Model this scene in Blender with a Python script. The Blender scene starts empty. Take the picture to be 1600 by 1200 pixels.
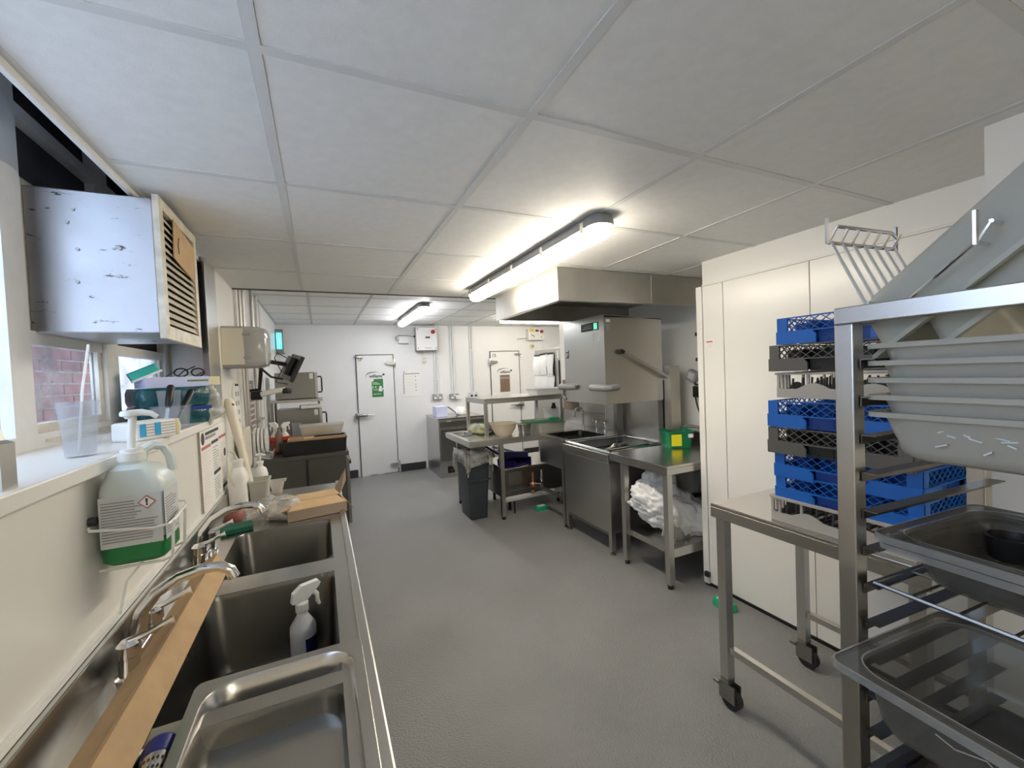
import bpy, bmesh, math, random
from mathutils import Vector, Matrix
random.seed(7)
sc = bpy.context.scene
C = sc.collection
PI = math.pi

# ------------------------------------------------------------------ camera
F_PX = 652.67
yaw, pit, roll = map(math.radians, (24.683, -1.610, 2.384))
fw = Vector((math.sin(yaw)*math.cos(pit), math.cos(yaw)*math.cos(pit), math.sin(pit)))
rt = Vector((math.cos(yaw), -math.sin(yaw), 0)); dn = fw.cross(rt)
rt2 = math.cos(roll)*rt + math.sin(roll)*dn
dn2 = -math.sin(roll)*rt + math.cos(roll)*dn
cam = bpy.data.cameras.new('camera'); co = bpy.data.objects.new('camera', cam); C.objects.link(co)
cam.sensor_width = 36; cam.lens = F_PX*36/1600; cam.clip_start = .02
co.matrix_world = Matrix(((rt2.x, -dn2.x, -fw.x, 0), (rt2.y, -dn2.y, -fw.y, 0), (rt2.z, -dn2.z, -fw.z, 1.42), (0, 0, 0, 1)))
sc.camera = co
# ------------------------------------------------------------------ sky, exposure
w = bpy.data.worlds.new('world'); sc.world = w; w.use_nodes = True
bg = w.node_tree.nodes['Background']; bg.inputs[0].default_value = (.70, .83, 1.0, 1); bg.inputs[1].default_value = 3.0
sc.view_settings.view_transform = 'Standard'; sc.view_settings.look = 'None'
sc.view_settings.exposure = 1.05; sc.view_settings.gamma = 1; sc.view_settings.use_curve_mapping = False
TUBE = 20.0      # strength of the fluorescent battens

# ------------------------------------------------------------------ materials
MATS = {}
def nodes(name):
    m = bpy.data.materials.new(name); m.use_nodes = True
    nt = m.node_tree; nt.nodes.clear()
    out = nt.nodes.new('ShaderNodeOutputMaterial')
    MATS[name] = m
    return m, nt, out
def mat(name, col, rough=.5, metal=0., var=.06, scale=8., bump=0., bscale=200., stretch=None, rvar=0., spec=.5, emit=0., sss=0.):
    m, nt, out = nodes(name)
    b = nt.nodes.new('ShaderNodeBsdfPrincipled'); nt.links.new(b.outputs[0], out.inputs[0])
    b.inputs['Roughness'].default_value = rough; b.inputs['Metallic'].default_value = metal
    b.inputs['Specular IOR Level'].default_value = spec
    tc = nt.nodes.new('ShaderNodeTexCoord'); mp = nt.nodes.new('ShaderNodeMapping')
    nt.links.new(tc.outputs['Object'], mp.inputs[0])
    if stretch: mp.inputs['Scale'].default_value = stretch
    n = nt.nodes.new('ShaderNodeTexNoise'); n.inputs['Scale'].default_value = scale; n.inputs['Detail'].default_value = 4
    nt.links.new(mp.outputs[0], n.inputs['Vector'])
    r = nt.nodes.new('ShaderNodeValToRGB')
    r.color_ramp.elements[0].position = .3; r.color_ramp.elements[1].position = .7
    r.color_ramp.elements[0].color = [max(0, c*(1-var)) for c in col[:3]]+[1]
    r.color_ramp.elements[1].color = [min(1, c*(1+var)) for c in col[:3]]+[1]
    nt.links.new(n.outputs[0], r.inputs[0]); nt.links.new(r.outputs[0], b.inputs['Base Color'])
    if rvar:
        mr = nt.nodes.new('ShaderNodeMapRange'); mr.inputs[3].default_value = max(0, rough-rvar); mr.inputs[4].default_value = rough+rvar
        mr.inputs[1].default_value = .3; mr.inputs[2].default_value = .7
        nt.links.new(n.outputs[0], mr.inputs[0]); nt.links.new(mr.outputs[0], b.inputs['Roughness'])
    if bump:
        n2 = nt.nodes.new('ShaderNodeTexNoise'); n2.inputs['Scale'].default_value = bscale; n2.inputs['Detail'].default_value = 3
        nt.links.new(mp.outputs[0], n2.inputs['Vector'])
        bp = nt.nodes.new('ShaderNodeBump'); bp.inputs['Strength'].default_value = bump; bp.inputs['Distance'].default_value = .01
        nt.links.new(n2.outputs[0], bp.inputs['Height']); nt.links.new(bp.outputs[0], b.inputs['Normal'])
    if emit:
        b.inputs['Emission Color'].default_value = (*col[:3], 1); b.inputs['Emission Strength'].default_value = emit
    if sss:
        b.inputs['Subsurface Weight'].default_value = sss; b.inputs['Subsurface Radius'].default_value = (.02, .02, .02)
    return m
def clear(name, tint, opac, col, rough=.12, dirt=0.):
    """see-through plastic or glass: transparent body with a glossy surface"""
    m, nt, out = nodes(name)
    t = nt.nodes.new('ShaderNodeBsdfTransparent'); t.inputs[0].default_value = (*tint, 1)
    b = nt.nodes.new('ShaderNodeBsdfPrincipled'); b.inputs['Base Color'].default_value = (*col, 1); b.inputs['Roughness'].default_value = rough
    mx = nt.nodes.new('ShaderNodeMixShader'); mx.inputs[0].default_value = opac
    if dirt:
        tc = nt.nodes.new('ShaderNodeTexCoord'); n = nt.nodes.new('ShaderNodeTexNoise'); n.inputs['Scale'].default_value = 9; n.inputs['Detail'].default_value = 6
        nt.links.new(tc.outputs['Object'], n.inputs['Vector'])
        mr = nt.nodes.new('ShaderNodeMapRange'); mr.inputs[1].default_value = .35; mr.inputs[2].default_value = .7
        mr.inputs[3].default_value = max(0, opac-dirt); mr.inputs[4].default_value = opac+dirt
        nt.links.new(n.outputs[0], mr.inputs[0]); nt.links.new(mr.outputs[0], mx.inputs[0])
    nt.links.new(t.outputs[0], mx.inputs[1]); nt.links.new(b.outputs[0], mx.inputs[2]); nt.links.new(mx.outputs[0], out.inputs[0])
    return m
def frosted(name, col, trans=.35, rough=.35, alpha=0.):
    m, nt, out = nodes(name)
    tl = nt.nodes.new('ShaderNodeBsdfTranslucent'); tl.inputs[0].default_value = (*col, 1)
    b = nt.nodes.new('ShaderNodeBsdfPrincipled'); b.inputs['Base Color'].default_value = (*col, 1); b.inputs['Roughness'].default_value = rough
    mx = nt.nodes.new('ShaderNodeMixShader'); mx.inputs[0].default_value = trans
    nt.links.new(b.outputs[0], mx.inputs[1]); nt.links.new(tl.outputs[0], mx.inputs[2])
    if alpha:
        t = nt.nodes.new('ShaderNodeBsdfTransparent'); m2 = nt.nodes.new('ShaderNodeMixShader'); m2.inputs[0].default_value = alpha
        nt.links.new(mx.outputs[0], m2.inputs[1]); nt.links.new(t.outputs[0], m2.inputs[2]); nt.links.new(m2.outputs[0], out.inputs[0])
    else: nt.links.new(mx.outputs[0], out.inputs[0])
    return m
def worn_metal(name, col, stain, thr, rough):
    """bare sheet metal with dark scratches and stains"""
    m = mat(name, col, rough, 1., .12, 5., rvar=.1)
    nt = m.node_tree; b = [n for n in nt.nodes if n.type == 'BSDF_PRINCIPLED'][0]
    src = b.inputs['Base Color'].links[0].from_socket
    tc = nt.nodes.new('ShaderNodeTexCoord'); mp = nt.nodes.new('ShaderNodeMapping'); mp.inputs['Scale'].default_value = (1, 1, 4)
    n = nt.nodes.new('ShaderNodeTexNoise'); n.inputs['Scale'].default_value = 9; n.inputs['Detail'].default_value = 8; n.inputs['Roughness'].default_value = .7
    nt.links.new(tc.outputs['Object'], mp.inputs[0]); nt.links.new(mp.outputs[0], n.inputs['Vector'])
    r = nt.nodes.new('ShaderNodeValToRGB'); r.color_ramp.elements[0].position = thr; r.color_ramp.elements[1].position = thr+.04
    nt.links.new(n.outputs[0], r.inputs[0])
    mx = nt.nodes.new('ShaderNodeMix'); mx.data_type = 'RGBA'
    nt.links.new(r.outputs[0], mx.inputs[0]); nt.links.new(src, mx.inputs[6]); mx.inputs[7].default_value = (*stain, 1)
    nt.links.new(mx.outputs[2], b.inputs['Base Color'])
    return m

mat('wall', (.80, .785, .74), .32, var=.02, scale=2., bump=.03, bscale=25)
mat('wall_cool', (.80, .81, .82), .35, var=.02, scale=3., bump=.02, bscale=25)
mat('panel_white', (.82, .80, .75), .25, var=.015, scale=2., bump=.02, bscale=20)
mat('tile', (.80, .80, .785), .6, var=.03, scale=30, bump=.12, bscale=500)
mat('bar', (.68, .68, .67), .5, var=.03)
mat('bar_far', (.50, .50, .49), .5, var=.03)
mat('seam', (.08, .08, .08), .7)
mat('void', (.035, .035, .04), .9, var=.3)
mat('floor', (.25, .25, .246), .34, var=.10, scale=2.2, bump=.8, bscale=130, rvar=.06)
mat('skirt', (.03, .03, .035), .5)
mat('steel', (.56, .55, .53), .30, 1., .03, 2.)
mat('steel_h', (.58, .57, .54), .27, 1., .03, 2.)
mat('steel_top', (.58, .565, .54), .25, 1., .04, 3.)
mat('steel_dark', (.30, .295, .28), .36, 1., .05, 4.)
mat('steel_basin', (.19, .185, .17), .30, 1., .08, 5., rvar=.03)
mat('chrome', (.75, .75, .76), .12, 1., .03)
mat('galv', (.52, .505, .465), .44, 1., .10, 4., rvar=.04)
mat('black', (.012, .012, .013), .4, var=.1)
mat('black_rubber', (.02, .02, .022), .65)
mat('white_plastic', (.80, .80, .77), .35, var=.02)
mat('grey_plastic', (.20, .205, .21), .4, var=.04)
mat('paint_white', (.74, .73, .71), .45, var=.05, scale=12)
mat('paint_aged', (.66, .63, .56), .5, var=.12, scale=25)
mat('brick', (.30, .15, .14), .85, var=.35, scale=9, bump=.3, bscale=120)
mat('mortar', (.78, .76, .74), .9, var=.1)
mat('render', (.62, .56, .52), .9, var=.08)
worn_metal('duct', (.44, .44, .46), (.07, .055, .05), .605, .42)
mat('louvre', (.62, .57, .46), .45, var=.2, scale=20)
mat('card', (.50, .34, .185), .8, var=.08, scale=15, bump=.05, bscale=90)
mat('card_edge', (.36, .24, .13), .85, var=.1)
mat('card_dark', (.33, .25, .18), .85, var=.08)
mat('blue_rack', (.010, .12, .47), .38, var=.05)
mat('blue_dark', (.006, .05, .26), .4, var=.05)
mat('dark_rack', (.105, .10, .088), .45, var=.05)
mat('grey_rack', (.40, .37, .33), .45, var=.05)
mat('blue_cap', (.01, .02, .18), .4)
mat('green', (.005, .22, .09), .35, var=.05)
mat('green_bright', (.01, .38, .17), .4)
mat('green_board', (.03, .22, .08), .45, var=.05)
mat('yellow', (.95, .85, .02), .5, var=.02)
mat('paper', (.82, .82, .80), .7, var=.02)
mat('paper_blue', (.60, .63, .86), .7, var=.03)
mat('cloth_white', (.80, .79, .76), .85, var=.05, scale=20, bump=.2, bscale=60)
mat('ink', (.04, .04, .045), .6)
mat('ink_grey', (.30, .30, .31), .6)
mat('ink_red', (.50, .16, .14), .6)
mat('ink_pink', (.72, .60, .58), .6)
mat('red', (.48, .04, .02), .4, var=.08)
mat('red_btn', (.35, .02, .02), .35)
mat('amber', (.75, .6, .1), .5)
mat('copper', (.65, .32, .18), .35, 1.)
mat('display', (.015, .016, .018), .2)
mat('led', (.05, .9, .3), .4, emit=1.2)
mat('cyan_lamp', (.02, .62, .75), .4, emit=1.3)
mat('tube', (1., .90, .74), .4, var=.0, emit=TUBE)
mat('tube_far', (.96, .97, 1.0), .4, var=.0, emit=TUBE)
mat('bin', (.032, .042, .050), .45, var=.1)
mat('bowl', (.66, .58, .44), .45, var=.03)
mat('leaf', (.13, .24, .06), .6, var=.3, scale=30)
mat('leaf_pale', (.55, .58, .30), .6, var=.2, scale=30)
mat('navy', (.010, .008, .10), .45, var=.1)
mat('scourer', (.01, .10, .06), .9, var=.2, scale=60)
mat('teal', (.02, .42, .36), .4, var=.1)
mat('liquid', (.012, .19, .05), .3, var=.03)
mat('jug', (.63, .70, .68), .3, var=.03)
mat('label', (.62, .64, .65), .5, var=.04, scale=6)
mat('cream', (.72, .66, .42), .45)
mat('blue_print', (.03, .36, .66), .5)
mat('ivory', (.70, .66, .54), .4, var=.03)
mat('pot_red', (.25, .08, .06), .5, var=.1)
mat('screen', (.03, .03, .03), .2)
mat('wrap', (.012, .085, .105), .22, var=.5, scale=25, bump=.6, bscale=30)
mat('bag', (.80, .80, .80), .4, var=.03, bump=.25, bscale=12)
mat('brown_panel', (.22, .15, .10), .4, var=.1)
clear('glass', (.92, .95, 1), .28, (.62, .66, .74), .06, dirt=.22)
clear('pane', (.80, .86, .92), .4, (.25, .25, .25), .1)
clear('pc', (.66, .655, .635), .30, (.24, .235, .22), .14, dirt=.06)
clear('pc_rim', (.70, .70, .68), .55, (.40, .395, .375), .12, dirt=.12)
clear('pc_light', (.95, .955, .965), .19, (.62, .65, .70), .08)
clear('film', (.92, .92, .92), .42, (.70, .70, .66), .15, dirt=.2)
clear('smoke', (.75, .75, .74), .80, (.46, .455, .44), .12)
frosted('tub', (.50, .48, .42), .25, .34)
frosted('tub_pale', (.60, .60, .54), .35, .35, alpha=.06)
frosted('tub_red', (.55, .12, .08), .4, .3, alpha=.35)
frosted('tub_clear', (.70, .68, .60), .4, .3, alpha=.25)

# ------------------------------------------------------------------ geometry kit
def rrect(w, d, r, n=4, cx=0, cy=0):
    r = max(1e-4, min(r, w/2-1e-4, d/2-1e-4)); p = []
    for sx, sy, a0 in ((1, 1, 0), (-1, 1, 90), (-1, -1, 180), (1, -1, 270)):
        for i in range(n+1):
            a = math.radians(a0+90*i/n)
            p.append((cx+sx*(w/2-r)+r*math.cos(a), cy+sy*(d/2-r)+r*math.sin(a)))
    return p
class G:
    def __init__(s, m=None): s.bm = bmesh.new(); s.m = m or Matrix()
    def v(s, p): return s.bm.verts.new(s.m @ Vector(p))
    def f(s, vs):
        try: return s.bm.faces.new(vs)
        except ValueError: return None
    def box(s, x0, x1, y0, y1, z0, z1, bev=0):
        if x0 > x1: x0, x1 = x1, x0
        if y0 > y1: y0, y1 = y1, y0
        if z0 > z1: z0, z1 = z1, z0
        q = [s.v((x, y, z)) for z in (z0, z1) for y in (y0, y1) for x in (x0, x1)]
        fs = [s.f([q[i] for i in ix]) for ix in ((0, 2, 3, 1), (4, 5, 7, 6), (0, 1, 5, 4), (2, 6, 7, 3), (0, 4, 6, 2), (1, 3, 7, 5))]
        if bev:
            es = list({e for f in fs for e in f.edges})
            bmesh.ops.bevel(s.bm, geom=es, offset=bev, segments=2, affect='EDGES', profile=.5)
        return s
    def bar(s, p0, p1, w, h, up=(0, 0, 1)):
        p0 = Vector(p0); p1 = Vector(p1); d = (p1-p0).normalized(); u = Vector(up)
        a = d.cross(u)
        if a.length < 1e-5: a = d.cross(Vector((1, 0, 0)))
        a.normalize(); b = a.cross(d)
        q = [s.v(p+a*(sx*w/2)+b*(sy*h/2)) for p in (p0, p1) for sx, sy in ((-1, -1), (1, -1), (1, 1), (-1, 1))]
        for ix in ((0, 3, 2, 1), (4, 5, 6, 7), (0, 1, 5, 4), (1, 2, 6, 5), (2, 3, 7, 6), (3, 0, 4, 7)): s.f([q[i] for i in ix])
        return s
    def rings(s, R, closed=True, cap0=True, cap1=True):
        V = [[s.v(p) for p in r] for r in R]; n = len(V[0])
        for a, b in zip(V, V[1:]):
            for i in range(n if closed else n-1):
                j = (i+1) % n; s.f([a[i], a[j], b[j], b[i]])
        if cap0: s.f(V[0][::-1])
        if cap1: s.f(V[-1])
        return s
    def loft(s, secs, cx=0, cy=0, n=4, cap0=True, cap1=True):
        """secs: (w, d, r, z [,dx ,dy])"""
        return s.rings([[(x, y, q[3]) for x, y in rrect(q[0], q[1], q[2], n, cx+(q[4] if len(q) > 4 else 0), cy+(q[5] if len(q) > 5 else 0))] for q in secs], True, cap0, cap1)
    def lathe(s, prof, cx=0, cy=0, n=20, cap0=True, cap1=True):
        return s.rings([[(cx+r*math.cos(2*PI*i/n), cy+r*math.sin(2*PI*i/n), z) for i in range(n)] for r, z in prof], True, cap0, cap1)
    def tube(s, pts, r, n=8, closed=False):
        P = [Vector(p) for p in pts]; R = []; L = len(P); pa = None
        for i, p in enumerate(P):
            if closed: d = P[(i+1) % L]-P[i-1]
            else: d = P[min(i+1, L-1)]-P[max(i-1, 0)]
            d.normalize()
            if pa is None:
                a = d.cross(Vector((0, 0, 1)))
                if a.length < .1: a = d.cross(Vector((1, 0, 0)))
            else: a = pa-d*pa.dot(d)
            a.normalize(); pa = a; b = d.cross(a)
            rr = r[i] if isinstance(r, (list, tuple)) else r
            R.append([p+a*(rr*math.cos(2*PI*k/n))+b*(rr*math.sin(2*PI*k/n)) for k in range(n)])
        if closed: R.append(R[0]); return s.rings(R, True, False, False)
        return s.rings(R)
    def cyl(s, p0, p1, r, n=14): return s.tube([p0, p1], r, n)
    def prism(s, poly, ext):
        e = Vector(ext); a = [s.v(p) for p in poly]; b = [s.v(Vector(p)+e) for p in poly]; n = len(a)
        s.f(a[::-1]); s.f(b)
        for i in range(n): s.f([a[i], a[(i+1) % n], b[(i+1) % n], b[i]])
        return s
    def make(s, name, material, parent=None, smooth=False, local=False, kind=None):
        bmesh.ops.recalc_face_normals(s.bm, faces=s.bm.faces)
        if parent is None and not local:
            xs = [v.co for v in s.bm.verts]
            off = Vector(((min(c.x for c in xs)+max(c.x for c in xs))/2, (min(c.y for c in xs)+max(c.y for c in xs))/2, min(c.z for c in xs)))
        elif parent is not None and not local: off = LOC[parent.name]
        else: off = Vector((0, 0, 0))
        if off.length: bmesh.ops.translate(s.bm, verts=s.bm.verts, vec=-off)
        me = bpy.data.meshes.new(name); s.bm.to_mesh(me); s.bm.free()
        if smooth:
            me.polygons.foreach_set('use_smooth', [True]*len(me.polygons))
            if smooth != 'all': 
                try: me.set_sharp_from_angle(angle=math.radians(38))
                except Exception: pass
        me.materials.append(MATS[material])
        o = bpy.data.objects.new(name, me); C.objects.link(o)
        if parent is None and not local: o.location = off
        if parent is not None: o.parent = parent
        LOC[o.name] = off.copy() if not local else Vector((0, 0, 0))
        if kind: o['kind'] = kind
        return o
LOC = {}
def thing(name, label, cat, loc=(0, 0, 0), rot=(0, 0, 0), group=None):
    o = bpy.data.objects.new(name, None); C.objects.link(o); o.empty_display_size = .1
    o.location = loc; o.rotation_euler = rot; o['label'] = label; o['category'] = cat
    if group: o['group'] = group
    LOC[o.name] = Vector(loc)
    return o
def tag(o, label, cat, group=None):
    o['label'] = label; o['category'] = cat
    if group: o['group'] = group
    return o
def copy_tree(o, parent=None):
    c = o.copy(); C.objects.link(c); c.parent = parent
    LOC[c.name] = LOC.get(o.name, Vector())
    for ch in list(o.children): copy_tree(ch, c)
    return c
def dup(o, loc, rot, label, group=None):
    c = copy_tree(o); c.location = loc; c.rotation_euler = rot; c['label'] = label
    if group: c['group'] = group
    return c
def struct(o): o['kind'] = 'structure'; return o
def text(body, size, loc, rot, material, parent, name='lettering', sx=1.0, bold=0.0):
    cu = bpy.data.curves.new('t', 'FONT'); cu.body = body; cu.size = size; cu.align_x = 'CENTER'; cu.align_y = 'CENTER'; cu.extrude = .0004; cu.offset = bold
    t = bpy.data.objects.new('t', cu); C.objects.link(t)
    dg = bpy.context.evaluated_depsgraph_get(); me = bpy.data.meshes.new_from_object(t.evaluated_get(dg))
    bpy.data.objects.remove(t); bpy.data.curves.remove(cu)
    me.materials.clear(); me.materials.append(MATS[material])
    o = bpy.data.objects.new(name, me); C.objects.link(o); o.parent = parent
    o.location = Vector(loc)-(LOC[parent.name] if parent is not None else Vector()); o.rotation_euler = rot; o.scale = (sx, 1, 1)
    LOC[o.name] = Vector(loc)
    return o
FACE_MY = (PI/2, 0, 0)        # lettering on a face that looks to -Y
FACE_MX = (PI/2, 0, -PI/2)    # on a face that looks to -X
FACE_PX = (PI/2, 0, PI/2)     # on a face that looks to +X

# ================================================================== SETTING
struct(G().box(-1.0, 4.3, -3.0, 6.5, -.1, 0).make('floor', 'floor'))
# walls
wl = G()
wl.box(-.84, -.5, -3, 2.53, 0, 1.222)
wl.box(-.84, -.5, -3, -.25, 1.222, 2.4)
wl.prism([(-.5, 2.53, 1.222), (-.5, 6.39, 1.222), (-.84, 6.39, 1.222), (-.84, 2.93, 1.222), (-.76, 2.90, 1.222)], (0, 0, 1.18))
wl.box(-.84, -.5, 2.53, 6.39, 0, 1.222)
WL = struct(wl.make('wall_left', 'wall'))
WB = struct(G().box(-.84, 4.3, 6.39, 6.5, 0, 2.4).make('wall_back', 'wall_cool'))
struct(G().box(2.75, 2.85, 1.9, 4.5, 0, 2.3).make('wall_right', 'wall'))
struct(G().box(4.2, 4.3, -3, 6.39, 0, 2.4).make('wall_right_far', 'wall_cool'))
struct(G().box(1.75, 4.2, -3, .523, 0, 2.3).make('wall_right_near', 'wall'))
struct(G().box(-.84, 4.3, -3.1, -3, 0, 2.4).make('wall_front', 'wall'))
WA = struct(G().box(2.214, 2.9, .523, 1.89, 1.906, 2.3).make('wall_right_upper', 'wall'))
# skirting
struct(G().box(1.045, 1.42, 6.365, 6.389, 0, .11).make('baseboard_back', 'skirt'))
struct(G().box(-.5, .44, 6.365, 6.389, 0, .11).make('baseboard_back_left', 'skirt'))
struct(G().box(2.10, 2.53, 6.365, 6.389, 0, .11).make('baseboard_back_middle', 'skirt'))
struct(G().box(3.11, 4.2, 6.365, 6.389, 0, .11).make('baseboard_back_right', 'skirt'))
# near ceiling with lay-in tiles
CN = struct(G().box(-.52, 4.2, -3, 3.32, 2.075, 2.15).make('ceiling', 'seam'))
XL = [-.515, -.082, .513, 1.09, 1.68, 2.26, 2.80]
YL = [-3.0, -2.68, -2.07, -1.475, -.875, -.275, .33, .935, 1.54, 2.165, 2.765, 3.31]
def tiles(parent, XL, YL, z, hole=None):
    for i in range(len(XL)-1):
        for j in range(len(YL)-1):
            x0, x1, y0, y1 = XL[i]+.0125, XL[i+1]-.0125, YL[j]+.0125, YL[j+1]-.0125
            G().box(x0, x1, y0, y1, z+.002, z+.016).make('ceiling_tile', 'tile', parent)
def bars(parent, XL, YL, z, m='bar'):
    for x in XL: G().box(x-.0118, x+.0118, YL[0], YL[-1], z, z+.012).make('grid_bar', m, parent)
    for y in YL:
        for a, b in zip(XL, XL[1:]): G().box(a+.0118, b-.0118, y-.0118, y+.0118, z, z+.012).make('grid_bar', m, parent)
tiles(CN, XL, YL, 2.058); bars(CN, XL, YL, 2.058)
struct(G().box(-.528, -.516, -3, 3.3, 2.038, 2.14).make('trim_1', 'paint_white'))
struct(G().box(-.52, 4.2, 3.322, 3.34, 2.056, 2.3).make('trim_2', 'paint_white'))
struct(G().box(-.52, 4.2, 3.312, 3.322, 2.050, 2.075).make('trim_shadow', 'seam'))  # dark strip standing in for the shadow gap at the ceiling edge
# far ceiling, one step higher
CF = struct(G().box(-.84, 4.3, 3.3, 6.5, 2.207, 2.4).make('ceiling_far', 'seam'))
XF = [-.49, -.06, .485, 1.03, 1.575, 2.12, 2.665, 3.21, 3.755, 4.19]
YF = [3.35, 3.70, 4.25, 4.80, 5.35, 5.87, 6.38]
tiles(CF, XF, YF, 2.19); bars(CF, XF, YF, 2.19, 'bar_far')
# roof over the window recess (dark void above the false ceiling)
struct(G().box(-.95, -.5, -3, 6.5, 2.40, 2.5).make('ceiling_void', 'void'))
struct(G().box(-.515, -.50, -.25, 2.9, 2.16, 2.40).make('trim_3', 'void'))

# ---------------- window
sill = struct(G().box(-.80, -.47, -.25, 2.53, 1.222, 1.256, .004).make('trim_4', 'wall'))
sill2 = struct(G().prism([(-.5, 2.53, 1.222), (-.80, 2.53, 1.222), (-.80, 2.9, 1.222), (-.76, 2.9, 1.222)], (0, 0, .034)).make('trim_5', 'wall'))
WN = struct(G().box(-.83, -.745, -.25, 2.9, 1.256, 1.298).make('window_1', 'paint_white'))
for y0, y1 in ((.55, .63), (1.57, 1.665), (2.127, 2.235), (2.80, 2.9)):
    G().box(-.79, -.745, y0, y1, 1.298, 2.40).make('mullion', 'paint_white', WN)
for y0, y1 in ((-.25, .55), (.63, 1.57)):
    G().box(-.788, -.755, y0, y1, 2.32, 2.40).make('top_rail', 'paint_white', WN)
    G().box(-.778, -.772, y0, y1, 1.298, 2.32).make('pane', 'glass', WN)
for y0, y1 in ((1.665, 2.127), (2.235, 2.80)):
    G().box(-.788, -.755, y0, y1, 1.56, 1.60).make('transom', 'paint_white', WN)
    G().box(-.79, -.745, y0, y1, 2.205, 2.245).make('transom', 'paint_white', WN)
    # casement frame round each lower pane
    G().box(-.785, -.76, y0, y0+.025, 1.298, 1.56).make('casement', 'paint_aged', WN)
    G().box(-.785, -.76, y1-.03, y1, 1.298, 1.56).make('casement', 'paint_aged', WN)
    G().box(-.785, -.76, y0+.025, y1-.03, 1.298, 1.325).make('casement', 'paint_aged', WN)
    G().box(-.778, -.772, y0+.025, y1-.03, 1.325, 1.56).make('pane', 'glass', WN)
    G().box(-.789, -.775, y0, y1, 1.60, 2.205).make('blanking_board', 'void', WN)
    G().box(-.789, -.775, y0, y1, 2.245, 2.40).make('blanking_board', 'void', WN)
G().tube([(-.752, 1.70, 1.275), (-.748, 1.8, 1.268), (-.75, 1.95, 1.272), (-.75, 2.12, 1.27)], .010, 6).make('sealant', 'paint_aged', WN, smooth=True)
# ---------------- brick wall across the yard
WX = struct(G().box(-1.65, -1.44, 1.45, 4.22, .6, 2.35).make('wall_outside', 'mortar'))
bk = None
for k in range(19):
    z = .75+k*.072
    y = 1.46+(0 if k % 2 else -.112)
    while y < 4.15:
        a, b = max(y, 1.455), min(y+.213, 4.21)
        if b-a > .05 and z < 1.75:
            if b-a > .21 and bk is not None:
                o = bk.copy(); C.objects.link(o); o.location = (bk.location.x+random.uniform(-.002, .002), a+.1065-LOC[WX.name].y, z-LOC[WX.name].z)
            else:
                o = G().box(-1.44, -1.428, a, b, z, z+.061).make('brick', 'brick', WX)
                if b-a > .21 and bk is None:
                    # re-origin the master brick so that copies can be placed
                    me = o.data; ce = Vector((-1.434, (a+b)/2, z))-LOC[WX.name]
                    for vv in me.vertices: vv.co -= ce
                    o.location = ce; bk = o
        y += .225
struct(G().box(-1.60, -1.30, 4.8, 5.3, .6, 2.3).make('wall_outside_pier', 'render'))
struct(G().box(-2.2, -.86, -1.0, 4.3, .3, .4).make('ground', 'render'))

# ================================================================== COLD ROOM AND DOORS
def strap_hinge(parent, xk, side, z, y):
    """side=-1: strap runs to -x from the knuckle"""
    h = G().loft([(.030, .035, .008, z-.055), (.034, .04, .01, z-.03), (.034, .04, .01, z+.03), (.026, .03, .008, z+.055)], xk, y-.02)
    o = h.make('hinge', 'chrome', parent, smooth=True)
    s = G()
    poly = [(xk, y-.012, z-.022), (xk+side*.05, y-.012, z-.03), (xk+side*.10, y-.012, z-.026), (xk+side*.13, y-.012, z-.008), (xk+side*.13, y-.012, z+.008), (xk+side*.10, y-.012, z+.020), (xk, y-.012, z+.022)]
    s.prism(poly, (0, -.022, 0)); s.make('hinge_strap', 'steel_h', o)
def latch(parent, x0, x1, z, y):
    g = G(); d = 1 if x1 > x0 else -1
    g.loft([(.05, .05, .015, z-.035), (.056, .06, .02, z-.01), (.056, .06, .02, z+.02), (.04, .045, .015, z+.035)], x0, y-.02)
    o = g.make('latch', 'steel_dark', parent, smooth=True)
    G().tube([(x0, y-.045, z), (x0+d*.08, y-.05, z+.004), (x0+d*.14, y-.045, z)], [.022, .024, .018], 10).make('latch_grip', 'steel_dark', o, smooth=True)
    G().tube([(x0+d*.14, y-.045, z), (x1, y-.045, z-.004)], [.012, .007], 8).make('latch_lever', 'steel_dark', o, smooth=True)
def bolt(parent, x0, x1, z, y):
    G().box(x0, x1, y-.03, y, z-.018, z+.018, .006).make('bolt', 'steel_h', parent)
    d = 1 if x1 > x0 else -1
    G().cyl((x0-d*.05, y-.018, z), (x0, y-.018, z), .010).make('bolt_rod', 'chrome', parent, smooth=True)
    G().tube([(x0+.03, y-.02, z-.018), (x0+.03, y-.02, z-.05), (x0+.05, y-.02, z-.055), (x0+.06, y-.02, z-.018)], .005, 6).make('staple', 'steel_h', parent)
def logo(parent, x, z, y, s=1.0):
    g = G(); P = []; n = 26
    for i in range(n+1):
        a = math.radians(200-170*i/n); th = .017*s*max(.05, math.sin(PI*min(1, (i+2)/n*1.05))**.8)*(1-.75*i/n)
        P.append((x+.125*s*math.cos(a)*1.02, z+.055*s*math.sin(a)-.004, th))
    q = [(px, y-.001, pz+t/2) for px, pz, t in P]+[(px, y-.001, pz-t/2) for px, pz, t in reversed(P)]
    g.prism(q, (0, -.0015, 0)); g.make('logo_arc', 'ink', parent)
    G().cyl((x+.122*s, y, z+.012*s), (x+.122*s, y-.002, z+.012*s), .016*s, 16).make('logo_dot', 'ink', parent)
    text('williams', .062*s, (x+.012*s, y-.0015, z-.010*s), FACE_MY, 'ink', parent, sx=.92, bold=.0014)
YD = 6.372
D1 = struct(G().box(.490, 1.000, YD, 6.392, .012, 1.75, .003).make('door_1', 'wall_cool'))
gz = G(); gz.box(.478, .489, 6.376, 6.395, .0, 1.762); gz.box(1.001, 1.012, 6.376, 6.395, .0, 1.762); gz.box(.478, 1.012, 6.376, 6.395, 1.751, 1.762); gz.make('gasket', 'seam', D1)
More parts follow.
